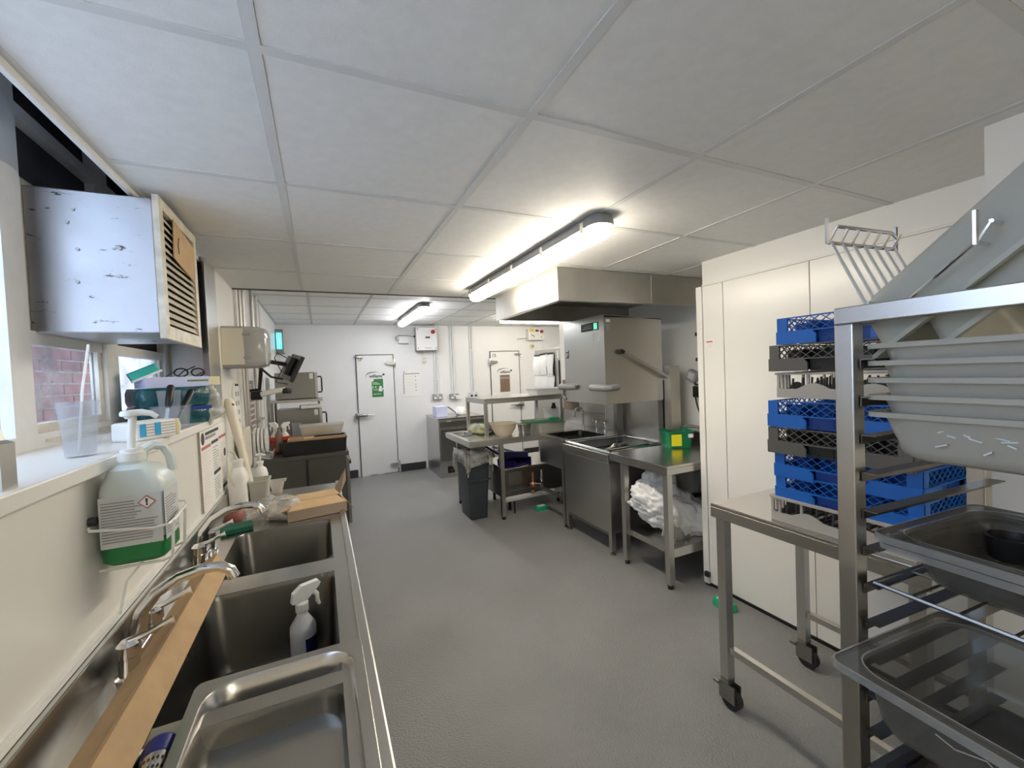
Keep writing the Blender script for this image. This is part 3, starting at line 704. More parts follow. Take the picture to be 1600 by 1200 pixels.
G().bar((1.92, 3.74, .29), (1.98, 3.72, .28), .014, .01).make('lever', 'chrome', cp)
dpn = thing('dustpan', 'dark blue dustpan with a long handle lying on the grease trap', 'dustpan', (1.83, 4.0, .452), (0, 0, .5))
g = G(); g.prism([(-.14, -.12, 0), (.14, -.12, 0), (.12, .12, 0), (-.12, .12, 0)], (0, 0, .006)); g.box(-.14, -.13, -.12, .12, 0, .06); g.box(.13, .14, -.12, .12, 0, .06); g.box(-.13, .13, .11, .12, 0, .07); g.box(-.13, .13, .0, .12, .06, .07); g.make('pan', 'navy', dpn, local=True)
G().tube([(0, .12, .05), (-.10, .22, .14), (-.22, .34, .26)], .012, 8).make('handle', 'navy', dpn, local=True, smooth=True)
br = thing('hand_brush', 'dark blue hand brush with a pale handle resting in the dustpan', 'brush', (1.85, 3.98, .53), (0, 0, -.55)); G().box(-.14, .12, -.03, .03, -.01, .05, .01).make('head', 'navy', br, local=True); G().tube([(-.02, 0, .045), (-.12, .01, .07), (-.26, .02, .10)], .012, 8).make('handle', 'paper_blue', br, local=True, smooth=True)
# bait boxes
def bait(loc, rot, label):
    t = thing('bait_box', label, 'pest trap', loc, (0, 0, rot), 'green pest bait boxes')
    G().loft([(.13, .085, .02, 0), (.13, .085, .02, .03), (.115, .07, .02, .042)]).make('body', 'green_bright', t, smooth=True, local=True)
    G().box(-.04, .04, -.025, .025, .042, .0435).make('sticker', 'paper', t, local=True)
bait((2.0, 3.76, 0), .1, 'small green bait box on the floor under the prep table')
bait((2.075, 1.68, 0), 1.3, 'small green bait box on the floor by the white cold room')

# ================================================================== BACK ROOM
uf = thing('upright_fridge', 'tall grey stainless cabinet with papers clipped to its side', 'cabinet', (3.05, 4.86, 0))
G().box(2.762, 3.40, 4.53, 5.20, .08, 1.71, .004).make('body', 'galv', uf)
G().box(2.78, 3.38, 4.52, 4.53, .10, 1.69).make('door', 'steel', uf)
for x, y in ((2.80, 4.57), (3.36, 4.57), (2.80, 5.16), (3.36, 5.16)): G().cyl((x, y, 0), (x, y, .08), .02, 10).make('leg', 'black', uf)
G().box(2.757, 2.762, 4.56, 4.60, 1.58, 1.67).make('name_plate', 'paper', uf)
G().cyl((2.752, 4.545, 1.2), (2.752, 4.545, 1.55), .008, 8).make('handle', 'black', uf)
pp = [(5.10, 1.635, .20, .27, .05), (4.94, 1.645, .20, .28, -.05), (4.75, 1.645, .17, .30, .02), (5.08, 1.395, .19, .26, .03), (4.92, 1.38, .19, .29, -.05), (4.74, 1.37, .18, .31, .08)]
names = ['upper left', 'upper middle', 'upper right', 'lower left', 'lower middle', 'lower right']
for (y, z, wd, h, tilt), nm in zip(pp, names):
    t = thing('clipped_paper', nm+' white sheet clipped to the grey cabinet side', 'paper', (2.748, y, z), (tilt, 0, 0), 'papers clipped to the grey cabinet')
    g = G(); R = []
    for i in range(7):
        zz = -h*i/6; bul = -.008*math.sin(PI*i/6)-.010*i/6-.004*(wd > .185)
        R.append([(bul+.006*math.sin(3*u+i), -wd/2+wd*u/5, zz) for u in range(6)])
    g.rings(R, False, False, False); g.make('sheet', 'paper', t, smooth='all', local=True)
    G().box(-.008, .004, -wd/2+.01, wd/2-.01, -.012, .010).make('clip', 'black', t, local=True)

# under-counter cabinet 16
cbn = thing('holding_cabinet', 'stainless steel cabinet numbered 16 against the back wall', 'cabinet', (1.78, 5.98, 0))
G().box(1.45, 2.12, 5.62, 6.34, .21, .805, .003).make('body', 'steel', cbn)
G().box(1.44, 2.13, 5.605, 6.345, .805, .825, .003).make('top', 'steel_top', cbn)
G().box(1.47, 2.10, 5.595, 5.62, .23, .68, .004).make('door', 'steel_dark', cbn)
G().box(1.455, 2.115, 5.59, 5.62, .70, .79, .008).make('control_rail', 'steel_dark', cbn)
G().box(1.47, 2.10, 5.57, 5.595, .662, .684, .004).make('door_handle', 'steel_h', cbn)
G().box(1.45, 2.12, 5.615, 6.34, 0, .21).make('plinth', 'steel', cbn)
text('16', .07, (1.525, 5.594, .625), FACE_MY, 'ink', cbn, bold=.001)
G().box(1.55, 1.65, 5.61, 5.615, .06, .155).make('switch_plate', 'black', cbn); G().box(1.585, 1.615, 5.605, 5.61, .09, .105).make('switch', 'red_btn', cbn)
G().box(1.56, 1.62, 5.588, 5.59, .775, .787).make('label_sticker', 'paper', cbn)
blr = thing('blue_paper_stack', 'lilac blue paper roll stack on the numbered cabinet', 'paper', (1.55, 5.85, .825))
g = G(); g.box(-.08, .09, -.05, .16, 0, .15, .006); g.make('stack', 'paper_blue', blr, local=True)
g = G(); g.rings([[(.09, -.05, .148), (.12, -.06, .13), (.19, -.07, .07), (.24, -.08, .012)], [(.09, .1, .148), (.12, .1, .13), (.20, .09, .06), (.27, .08, .012)]], False, False, False); g.make('loose_sheet', 'paper_blue', blr, smooth='all', local=True)
cl = thing('white_cloth_pile', 'crumpled white cloth pile on the numbered cabinet', 'cloth', (1.87, 5.9, .825)); blob(cl, 'cloth', 'cloth_white', (0, 0, .05), (.09, .08, .07), 44, 40, 24, .15, wrinkle=.4)

# electrical things on the back wall
bx = thing('control_box', 'large grey control box with red button under the far ceiling', 'control box', (1.5, 6.33, 1.80))
G().box(1.335, 1.655, 6.27, 6.389, 1.80, 2.155, .006).make('case', 'grey_rack', bx)
G().box(1.34, 1.65, 6.255, 6.27, 1.805, 2.15, .004).make('cover', 'wall_cool', bx)
G().cyl((1.59, 6.255, 2.08), (1.59, 6.225, 2.08), .030, 18).make('button', 'red_btn', bx, smooth=True)
G().box(1.475, 1.545, 6.25, 6.255, 1.985, 2.01).make('display', 'ink', bx)
G().box(1.495, 1.52, 6.248, 6.25, 1.992, 2.002).make('digits', 'red_btn', bx)
for x in (1.36, 1.63):
    for z in (1.835, 2.12): G().cyl((x, 6.255, z), (x, 6.25, z), .010, 8).make('screw', 'ink_grey', bx)
G().box(1.46, 1.56, 6.25, 6.255, 1.835, 1.842).make('print_line', 'ink_grey', bx)
G().cyl((1.335, 6.32, 2.02), (1.31, 6.32, 2.02), .014, 10).make('gland', 'black', bx)
jb = thing('junction_box', 'small white junction box left of the control box', 'junction box', (1.165, 6.37, 1.92)); G().box(1.095, 1.24, 6.345, 6.389, 1.915, 2.025, .005).make('case', 'wall_cool', jb); G().tube([(1.31, 6.36, 2.02), (1.25, 6.37, 2.035), (1.10, 6.375, 2.04), (1.06, 6.375, 2.01), (1.07, 6.375, 1.97), (1.095, 6.37, 1.965)], .006, 6).make('cable', 'ink_grey', jb, smooth=True)
G().box(1.10, 1.235, 6.343, 6.347, 1.914, 1.92).make('lower_edge', 'ink_grey', jb)
sw = thing('thermostat', 'small beige wall switch hanging below the control box', 'switch', (1.465, 6.37, 1.62)); G().box(1.44, 1.495, 6.36, 6.389, 1.62, 1.70, .004).make('case', 'ivory', sw); G().cyl((1.467, 6.36, 1.66), (1.467, 6.352, 1.66), .016, 12).make('knob', 'white_plastic', sw); G().cyl((1.465, 6.375, 1.70), (1.465, 6.375, 1.80), .005, 6).make('cable', 'white_plastic', sw)
for x, z, lb in ((1.646, 1.087, 'left steel double wall socket above the numbered cabinet'), (1.914, 1.075, 'steel wall socket with a round white plug above the numbered cabinet'), (2.235, 1.083, 'wall socket with a blue plug nearest the right cold room door')):
    s_ = thing('wall_socket', lb, 'socket', (x, 6.37, z-.045), (0, 0, 0), 'back wall sockets')
    G().box(x-.075, x+.075, 6.345, 6.389, z-.045, z+.045, .005).make('plate', 'ink_grey' if x < 2.2 else 'label', s_)
    for d in (-.035, .035): G().prism([(x+d-.025, 6.344, z-.028), (x+d+.025, 6.344, z-.028), (x+d+.010, 6.344, z+.005), (x+d-.010, 6.344, z+.005)], (0, -.002, 0)).make('outlet', 'paper' if x < 2.2 else 'navy', s_)
    G().cyl((x, 6.345, z+.022), (x, 6.34, z+.022), .016, 12).make('switch', 'white_plastic', s_)
    if 1.8 < x < 2.2: G().cyl((x+.05, 6.345, z-.01), (x+.05, 6.32, z-.01), .034, 16).make('plug', 'white_plastic', s_, smooth=True)
for xs, z, lb in (((1.632, 1.665), 1.13, 'pair of white conduits above the left back wall socket'), ((1.897, 1.93), 1.12, 'pair of white conduits above the middle back wall socket'), ((2.22, 2.252), 1.125, 'pair of white conduits left of the right cold room door')):
    t = thing('conduit', lb, 'conduit', (xs[0], 6.375, z), (0, 0, 0), 'back wall conduits')
    for x in xs:
        G().cyl((x, 6.374, z), (x, 6.374, 2.19), .0125, 10).make('pipe', 'wall_cool', t, smooth=True)
    for zz in (1.36, 1.80): G().box(xs[0]-.022, xs[1]+.022, 6.36, 6.389, zz-.009, zz+.009).make('saddle', 'wall_cool', t)
tg = G().cyl((3.52, 6.378, 1.70), (3.52, 6.378, 2.19), .009, 8).make('conduit', 'wall_cool', smooth=True); tag(tg, 'single white conduit right of the yellow disc', 'conduit', 'back wall conduits')
b3 = thing('alarm_box', 'white alarm control box with red button over the right cold room door', 'control box', (3.38, 6.35, 1.95))
G().box(3.235, 3.535, 6.29, 6.389, 1.95, 2.145, .006).make('case', 'wall', b3)
G().box(3.26, 3.34, 6.282, 6.29, 2.09, 2.14).make('warning_label', 'amber', b3)
G().cyl((3.485, 6.29, 2.095), (3.485, 6.265, 2.095), .026, 16).make('button', 'red_btn', b3, smooth=True)
G().box(3.37, 3.43, 6.284, 6.29, 2.095, 2.125).make('display', 'ink', b3)
G().box(3.27, 3.345, 6.27, 6.29, 1.975, 2.07, .006).make('isolator', 'paper', b3); G().bar((3.28, 6.265, 2.04), (3.335, 6.265, 2.005), .014, .016).make('isolator_lever', 'ink_grey', b3)
G().cyl((3.48, 6.29, 2.0), (3.48, 6.283, 2.0), .008, 10).make('key_switch', 'ink', b3)
G().tube([(3.235, 6.35, 1.985), (3.19, 6.36, 1.985), (3.06, 6.375, 1.975)], .006, 6).make('cable', 'ink_grey', b3)
ye = thing('call_button', 'round yellow disc hanging below the alarm box', 'button', (3.345, 6.37, 1.81)); G().cyl((3.345, 6.389, 1.852), (3.345, 6.37, 1.852), .045, 20).make('disc', 'cream', ye); G().cyl((3.345, 6.37, 1.852), (3.345, 6.362, 1.852), .020, 14).make('centre', 'ink_grey', ye); G().cyl((3.345, 6.378, 1.895), (3.345, 6.378, 1.95), .005, 6).make('cable', 'white_plastic', ye)

# ================================================================== LEFT BACK: COUNTER, OVENS
mat('counter_dark', (.12, .12, .112), .4, .8, .06, 4.)
fc = thing('counter_fridge', 'low dark stainless counter fridge beyond the sinks', 'counter', (-.13, 4.5, 0))
G().box(-.46, .175, 3.985, 5.3, .10, .745).make('body', 'counter_dark', fc)
G().box(-.48, .205, 3.975, 5.31, .745, .782, .004).make('worktop', 'counter_dark', fc)
for y0, y1 in ((3.995, 4.42), (4.43, 4.86), (4.87, 5.29)):
    d = G().box(.176, .205, y0, y1, .13, .715, .004).make('door', 'steel_dark', fc); G().box(.205, .222, y0+.03, y1-.03, .66, .69).make('handle', 'black', d)
for x, y in ((-.42, 4.02), (.15, 4.02), (-.42, 5.26), (.15, 5.26)): G().cyl((x, y, 0), (x, y, .10), .022, 10).make('foot', 'black', fc)
G().box(-.14, -.125, 3.972, 3.985, .30, .745).make('side_seam', 'black', fc)
bt = thing('black_tray', 'black plastic tray full of cardboard on the counter fridge', 'tray', (-.065, 4.2, .782))
g = G(); g.loft([(.50, .36, .02, .0), (.52, .38, .02, .115), (.53, .39, .02, .115), (.53, .39, .02, .122), (.505, .365, .02, .122), (.485, .345, .02, .008)]); g.make('body', 'black', bt, smooth=True, local=True)
cbx = thing('flat_cardboard', 'folded cardboard lying in the black tray', 'cardboard', (-.05, 4.2, .80)); G().box(-.23, -.02, -.10, .15, 0, .11).make('sheet', 'card', cbx, local=True); G().box(-.02, .235, -.165, -.15, 0, .125).make('flap', 'card', cbx, local=True); G().box(-.21, -.10, -.172, -.165, .05, .13).make('flap', 'card', cbx, local=True)
ct = thing('clear_lidded_tub', 'clear shallow tub with lid on top of the black tray', 'tub', (.0, 4.38, .91))
g = G(); g.loft([(.34, .20, .03, 0), (.37, .23, .03, .085), (.385, .245, .03, .085), (.385, .245, .03, .092), (.35, .21, .03, .092)]); g.make('body', 'tub_clear', ct, smooth=True, local=True)
G().box(-.15, .10, -.08, .08, .01, .05, .01).make('contents', 'card', ct, local=True)
rb = thing('red_bucket', 'red rimmed clear bucket of bottles beside the black tray', 'bucket', (-.355, 4.32, .782))
g = G(); g.lathe([(.070, 0), (.082, .12), (.080, .12), (.067, .008)], n=24); g.make('body', 'tub_red', rb, smooth=True, local=True)
g = G(); g.lathe([(.083, .115), (.090, .118), (.090, .145), (.083, .147), (.078, .13)], n=24); g.make('rim', 'red', rb, smooth=True, local=True)
def spray_bottle(label, loc, rot, hgt, r, bodym, trigm, group=None, labelm=None):
    t = thing('spray_bottle', label, 'spray bottle', loc, rot, group)
    s = hgt/.27
    G().lathe([(r*.94, 0), (r, .008*s), (r, .135*s), (r*.97, .145*s), (.016*s, .178*s), (.015*s, .19*s)], n=22).make('bottle', bodym, t, smooth=True, local=True)
    G().lathe([(.0175*s, .188*s), (.019*s, .19*s), (.019*s, .215*s), (.012*s, .22*s)], n=14).make('collar', trigm, t, smooth=True, local=True)
    h = G(); h.prism([(-.030*s, -.010*s, .222*s), (-.012*s, -.010*s, .218*s), (.012*s, -.010*s, .220*s), (.050*s, -.010*s, .252*s), (.056*s, -.010*s, .262*s), (.05*s, -.010*s, .270*s), (.0, -.010*s, .268*s), (-.025*s, -.010*s, .250*s)], (0, .020*s, 0)); h.make('head', trigm, t, local=True)
    G().tube([(.030*s, 0, .244*s), (.046*s, 0, .224*s), (.046*s, 0, .205*s), (.052*s, 0, .190*s)], [.008*s, .007*s, .0065*s, .005*s], 8).make('trigger', trigm, t, local=True, smooth=True)
    if labelm:
        g = G(); rr = r*1.005; R = [[(rr*math.cos(a), rr*math.sin(a), z) for a in [math.radians(-100+i*11) for i in range(13)]] for z in (.02*s, .115*s)]; g.rings(R, False, False, False); g.make('label', labelm, t, smooth='all', local=True)
    return t
spray_bottle('white spray bottle standing in the red bucket, left one', (-.385, 4.30, .80), (0, 0, 2.6), .26, .036, 'white_plastic', 'white_plastic', 'spray bottles in the bucket')
spray_bottle('white spray bottle standing in the red bucket, right one', (-.315, 4.34, .80), (0, 0, .6), .25, .036, 'white_plastic', 'white_plastic', 'spray bottles in the bucket')
tag(G().lathe([(.028, .80), (.03, .81), (.03, .95), (.012, .985), (.012, 1.01)], -.355, 4.255, 14).make('sauce_bottle', 'brown_panel', smooth=True), 'brown sauce bottle in front in the red bucket', 'bottle')
tag(G().lathe([(.04, .782), (.042, .79), (.042, .96), (.05, 1.0)], -.235, 4.75, 16, True, False).make('beaker', 'pc_light', smooth=True), 'clear plastic beaker behind the red bucket', 'beaker')
def oven(label, z0, z1, x1):
    t = thing('holding_oven', label, 'oven', (-.2, 5.05, z0), (0, 0, 0), 'stacked stainless ovens')
    G().box(-.42, x1-.03, 4.90, 5.28, z0, z1, .005).make('body', 'steel_dark', t)
    d = G().box(x1-.028, x1, 4.90, 5.28, z0+.006, z1-.004, .004).make('door', 'steel', t)
    G().tube([(x1, 4.93, z1-.05), (x1+.035, 4.93, z1-.05), (x1+.04, 4.93, z1-.07), (x1+.04, 4.93, z0+.08), (x1+.035, 4.93, z0+.06), (x1, 4.93, z0+.06)], .008, 8).make('handle', 'black', d, smooth=True)
    G().box(x1-.075, x1-.04, 4.897, 4.90, z1-.07, z1-.012).make('label_sticker', 'paper', t)
oven('upper stainless steel oven of the two stacked in the corner', 1.235, 1.51, -.022)
oven('lower stainless steel oven of the two stacked in the corner', .80, 1.125, .008)
ot = thing('oven_stand', 'stainless steel stand shelf between the two stacked ovens', 'shelf', (-.2, 5.05, .78))
G().box(-.47, .02, 4.88, 5.3, 1.20, 1.23, .003).make('shelf_plate', 'steel', ot)
for x, y in ((-.455, 4.90), (-.455, 5.28), (-.02, 5.29)): G().box(x-.012, x+.012, y-.012, y+.012, .782, 1.20).make('post', 'steel_dark', ot)
tag(G(Matrix.Translation((-.10, 4.95, 1.127)) @ Matrix.Rotation(.15, 4, 'Z')).box(-.10, .10, -.06, .10, 0, .035, .006).make('folded_cloth', 'cloth_white'), 'folded white cloths lying on the lower oven', 'cloth')
# monitor on its arm
mo = thing('kitchen_monitor', 'black order monitor on a jointed wall arm', 'monitor', (-.49, 3.75, 1.3))
ma = Matrix.Translation((-.195, 3.62, 1.53)) @ Matrix.Rotation(.45, 4, 'Y') @ Matrix.Rotation(.30, 4, 'Z') @ Matrix.Scale(.9, 4)
G(ma).box(.0, .03, -.16, .16, -.115, .115, .006).make('screen_case', 'black', mo)
G(ma).box(.0301, .0315, -.15, .15, -.10, .105).make('screen', 'screen', mo)
G(ma).box(-.045, 0, -.07, .07, -.075, .085, .008).make('rear_housing', 'black', mo)
G().tube([(-.495, 3.72, 1.36), (-.42, 3.70, 1.37), (-.40, 3.68, 1.52), (-.39, 3.66, 1.555)], .014, 8).make('arm', 'black', mo, smooth=True)
G().tube([(-.39, 3.66, 1.555), (-.33, 3.64, 1.575), (-.22, 3.62, 1.55)], .016, 8).make('arm', 'black', mo, smooth=True)
G().tube([(-.40, 3.66, 1.53), (-.33, 3.62, 1.46), (-.25, 3.6, 1.44)], .008, 6).make('arm_stay', 'black', mo, smooth=True)
G().cyl((-.47, 3.66, 1.325), (-.40, 3.66, 1.325), .035, 16).make('wall_joint', 'black', mo, smooth=True)
G().tube([(-.22, 3.6, 1.60), (-.28, 3.6, 1.64), (-.30, 3.6, 1.60), (-.26, 3.6, 1.50), (-.30, 3.6, 1.42), (-.22, 3.6, 1.40)], .004, 6).make('cable', 'black_rubber', mo, smooth=True)
G().tube([(-.40, 3.62, 1.33), (-.32, 3.60, 1.35), (-.24, 3.60, 1.36)], .020, 8).make('scanner_grip', 'white_plastic', mo, smooth=True); G().lathe([(.03, 1.33), (.035, 1.35), (.03, 1.37)], -.23, 3.6, 12).make('scanner_head', 'black', mo, smooth=True)
# fly killer
fk = thing('fly_killer', 'glowing turquoise insect killer lamp high in the back corner', 'insect killer', (-.45, 6.28, 1.77))
G().box(-.499, -.41, 6.24, 6.28, 1.80, 2.11, .004).make('case', 'grey_plastic', fk)
G().box(-.485, -.425, 6.225, 6.24, 1.85, 2.06, .004).make('lamp', 'cyan_lamp', fk)
for x in (-.478, -.455, -.432): G().cyl((x, 6.22, 1.84), (x, 6.22, 2.07), .003, 6).make('guard_rod', 'steel', fk)
G().box(-.50, -.40, 6.20, 6.30, 1.78, 1.80).make('tray', 'grey_plastic', fk)

# ================================================================== LEFT WALL
cg = thing('corner_guard', 'tall stainless steel corner guard at the end of the window recess', 'corner guard', (-.495, 2.64, 1.256))
G().box(-.4995, -.494, 2.53, 2.77, 1.26, 2.055).make('face', 'steel', cg)
G().prism([(-.4995, 2.53, 1.26), (-.494, 2.525, 1.26), (-.522, 2.562, 1.26), (-.527, 2.558, 1.26)], (0, 0, .79)).make('return', 'steel', cg)
# paper towel dispenser
pd = thing('towel_dispenser', 'translucent grey paper towel dispenser on the left wall', 'dispenser', (-.5, 2.98, 1.51))
g = G(); R = []
for x, w_, h_, r in ((-.499, .25, .245, .02), (-.40, .25, .245, .03), (-.32, .245, .24, .04), (-.285, .225, .22, .05), (-.275, .19, .18, .05)):
    R.append([(x, 2.985+p, 1.633+q) for p, q in rrect(w_, h_, r, 5)])
g.rings(R); g.make('cover', 'smoke', pd, smooth=True)
G().box(-.499, -.39, 2.853, 2.858, 1.53, 1.74).make('side_plate', 'ivory', pd)
for z in (1.57, 1.705): G().box(-.395, -.355, 2.852, 2.858, z-.006, z+.006).make('slot', 'ink_grey', pd)
G().box(-.44, -.33, 2.88, 3.09, 1.54, 1.72).make('paper_stack', 'paper', pd)
# strip signs and things on the left wall
sg = thing('wall_sign', 'narrow white sign strip with rounded end on the left wall', 'sign', (-.49, 3.17, 1.02))
G().rings([[(x, 3.19+p, 1.22+q) for p, q in rrect(.22, .42, .09, 6)] for x in (-.499, -.488)]).make('board', 'paper', sg, smooth=True)
for k in range(5):
    for j in (-.04, .04): G().box(-.4885, -.487, 3.19+j-.018, 3.19+j+.018, 1.34-k*.06, 1.37-k*.06).make('print_mark', 'ink_grey', sg)
G().box(-.4885, -.486, 3.13, 3.24, 1.405, 1.42).make('print_mark', 'ink', sg)
dk = thing('dark_poster', 'dark brown printed poster strip on the left wall beyond the dispenser', 'poster', (-.49, 3.83, .95))
G().box(-.499, -.494, 3.70, 3.98, .98, 1.44).make('board', 'brown_panel', dk)
text('EK', .11, (-.493, 3.84, 1.37), FACE_PX, 'paper', dk)
for k in range(6): G().box(-.494, -.4925, 3.73, 3.95, 1.03+k*.045, 1.045+k*.045).make('print_line', 'ink_pink', dk)
for y, lb in ((3.44, 'vertical grey pipe nearest the towel dispenser'), (3.58, 'second vertical grey pipe along the left wall'), (4.05, 'vertical grey pipe beside the dark poster'), (4.35, 'vertical white pipe near the monitor arm')):
    t = thing('wall_pipe', lb, 'pipe', (-.48, y, .8), (0, 0, 0), 'pipes on the left wall'); G().cyl((-.482, y, .80), (-.482, y, 2.19 if y > 3.35 else 2.05), .0125, 10).make('pipe', 'galv' if y < 4.2 else 'white_plastic', t, smooth=True)
    for z in (1.1, 1.75): G().box(-.499, -.465, y-.02, y+.02, z-.01, z+.01).make('saddle', 'galv', t)
struct(G().box(-.499, -.485, 3.34, 3.42, .75, 2.18).make('trim_6', 'paint_white')); struct(G().box(-.499, -.485, 4.6, 4.66, .80, 2.18).make('trim_7', 'paint_white'))
# hanging cutting boards and plates
cbr = G(); cbr.rings([[(x, 3.20+p, 1.0+q) for p, q in rrect(.30, .26, .04, 5)] for x in (-.47, -.445)]); o = cbr.make('cutting_board', 'ivory', smooth=True); tag(o, 'ivory cutting board hanging below the white sign', 'cutting board')
for k in range(4):
    o = G().tube([(-.46+.02*k, 3.62+.035*k, .98), (-.448+.02*k, 3.62+.035*k, .98)], .105-.004*k, 24).make('white_plate', 'white_plastic', smooth=True)
    tag(o, 'white plate %s in the wall rack beyond the cutting board' % ['first', 'second', 'third', 'fourth'][k], 'plate', 'plates in the wall rack')
rk = thing('plate_rack', 'wire rack holding white plates on the left wall', 'rack', (-.42, 3.66, .85)); G().tube([(-.49, 3.52, .90), (-.36, 3.52, .86), (-.36, 3.82, .86), (-.49, 3.82, .90)], .005, 6).make('wire', 'chrome', rk); 
for k in range(4): G().tube([(-.48, 3.57+k*.06, .88), (-.35, 3.57+k*.06, .855), (-.345, 3.57+k*.06, .90)], .004, 6).make('wire', 'chrome', rk)
# white paddle leaning against wall
pdl = thing('plastic_paddle', 'long ivory plastic paddle leaning behind the white jug', 'paddle', (-.38, 2.72, .81))
G().tube([(-.374, 2.72, .82), (-.42, 2.78, 1.06), (-.466, 2.84, 1.26), (-.478, 2.86, 1.31), (-.481, 2.865, 1.335)], [.018, .021, .027, .027, .018], 10).make('shaft', 'ivory', pdl, smooth=True)
G().cyl((-.462, 2.842, 1.30), (-.455, 2.835, 1.302), .007, 8).make('hang_hole', 'seam', pdl)
# laminated poster
po = thing('laminated_poster', 'laminated chart with red headings on the left wall below the sill', 'poster', (-.49, 2.54, .83))
G().box(-.4995, -.494, 2.24, 2.83, .82, 1.218).make('sheet', 'paper', po)
G().box(-.4945, -.4925, 2.235, 2.25, .82, 1.218).make('dark_edge', 'card_dark', po)
G().cyl((-.494, 2.30, 1.175), (-.4925, 2.30, 1.175), .028, 16).make('emblem', 'ink', po)
for y0, y1, z, m in ((2.35, 2.62, 1.185, 'ink'), (2.35, 2.55, 1.165, 'ink_grey'), (2.27, 2.44, 1.125, 'ink_red'), (2.46, 2.60, 1.13, 'ink'), (2.62, 2.79, 1.135, 'ink_red'), (2.48, 2.62, .975, 'ink'), (2.66, 2.80, .87, 'ink')):
    G().box(-.494, -.4925, y0, y1, z, z+.014).make('heading', m, po)
for k in range(20):
    z = 1.11-k*.013
    G().box(-.494, -.493, 2.28, 2.28+random.uniform(.09, .15), z-.003, z).make('print_line', 'ink_pink', po)
    if z > .99 or z < .965: G().box(-.494, -.493, 2.48, 2.48+random.uniform(.06, .13), z-.003, z).make('print_line', 'ink_grey', po)
    if z > .89: G().box(-.494, -.493, 2.66, 2.66+random.uniform(.05, .13), z-.003, z).make('print_line', 'ink_pink', po)
G().cyl((-.494, 2.745, 1.05), (-.4925, 2.745, 1.05), .022, 14).make('emblem', 'ink', po)

# fan heater / duct box in the window
du = thing('vent_duct_box', 'scratched metal duct box with a louvred front projecting from the window', 'duct', (-.61, 1.93, 1.585))
G().box(-.765, -.462, 1.715, 2.15, 1.595, 2.03, .004).make('casing', 'duct', du)
G().box(-.77, -.765, 1.69, 2.17, 1.575, 2.05).make('back_flange', 'louvre', du)
fr = G(); fr.box(-.462, -.445, 1.710, 1.750, 1.578, 2.042); fr.box(-.462, -.445, 2.118, 2.155, 1.578, 2.042); fr.box(-.462, -.445, 1.75, 2.118, 2.006, 2.042); fr.box(-.462, -.445, 1.75, 2.118, 1.578, 1.622); fr.make('louvre_frame', 'louvre', du)
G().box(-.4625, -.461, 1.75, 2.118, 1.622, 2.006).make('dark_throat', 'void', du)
for k in range(15):
    z = 1.637+k*.0245
    G().prism([(-.459, 1.752, z+.013), (-.4575, 1.752, z+.014), (-.447, 1.752, z-.006), (-.4485, 1.752, z-.007)], (0, .364, 0)).make('louvre_blade', 'louvre', du)
G(Matrix.Translation((-.445, 1.93, 1.93)) @ Matrix.Rotation(-.12, 4, 'X')).box(0, .003, -.09, .17, -.07, .07).make('cardboard_note', 'card', du)
G().tube([(-.4415, 1.90, 1.96), (-.4415, 1.885, 1.93), (-.4415, 1.89, 1.90)], .002, 5).make('scribble', 'ink', du)
for x, z in ((-.655, 1.97), (-.67, 1.93), (-.65, 1.85), (-.655, 1.75), (-.55, 1.86)): G().cyl((x, 1.715, z), (x, 1.711, z), .005, 8).make('rivet', 'steel_dark', du)

# ---------------- soap jug in its wall bracket
sj = thing('soap_jug', 'clear jug of green detergent with a white pump in the wall bracket', 'soap dispenser', (-.415, 1.345, 1.0))
def jugsec(z0): return [(.105, .115, .02, z0), (.124, .13, .025, z0+.008)]
g = G(); g.loft([(.105, .11, .02, 1.0), (.126, .128, .025, 1.01), (.126, .128, .025, 1.055)], -.424, 1.345, n=5, cap1=True); g.make('green_liquid', 'liquid', sj, smooth=True)
g = G(); g.loft([(.126, .128, .025, 1.0555), (.126, .128, .025, 1.175), (.124, .126, .03, 1.19), (.085, .10, .03, 1.225, -.004, -.01), (.05, .05, .024, 1.235, -.005, -.02), (.046, .046, .022, 1.25, -.005, -.02)], -.424, 1.345, n=5); g.make('jug_body', 'jug', sj, smooth=True)
G().box(-.482, -.365, 1.2805, 1.2815, 1.045, 1.165).make('label', 'label', sj)
G().box(-.3612, -.3602, 1.285, 1.39, 1.045, 1.165).make('label', 'label', sj)
for k in range(15):
    z = 1.150-k*.0066
    G().box(-.478, -.478+random.uniform(.06, .075)+(.03 if k > 6 else 0), 1.2795, 1.2805, z, z+.0026).make('print_line', 'ink_grey', sj)
    if k > 0: G().box(-.3602, -.3595, 1.292, 1.292+random.uniform(.05, .085), z, z+.0026).make('print_line', 'ink_grey', sj)
cxx, czz = -.392, 1.145
G().prism([(cxx, 1.2800, czz-.017), (cxx+.018, 1.2800, czz), (cxx, 1.2800, czz+.017), (cxx-.018, 1.2800, czz)], (0, -.0008, 0)).make('hazard_border', 'ink_red', sj)
G().prism([(cxx, 1.2790, czz-.0135), (cxx+.0145, 1.2790, czz), (cxx, 1.2790, czz+.0135), (cxx-.0145, 1.2790, czz)], (0, -.0006, 0)).make('hazard_field', 'paper', sj)
text('!', .022, (cxx, 1.2780, czz), FACE_MY, 'ink', sj, bold=.0008)
G().lathe([(.027, 1.243), (.027, 1.262), (.022, 1.263), (.022, 1.272), (.010, 1.273)], -.429, 1.325, 20).make('cap', 'white_plastic', sj, smooth=True)
G().tube([(-.425, 1.365, 1.222), (-.420, 1.37, 1.258), (-.405, 1.385, 1.268), (-.388, 1.40, 1.262), (-.376, 1.405, 1.235), (-.370, 1.40, 1.195)], .011, 8).make('jug_handle', 'jug', sj, smooth=True)
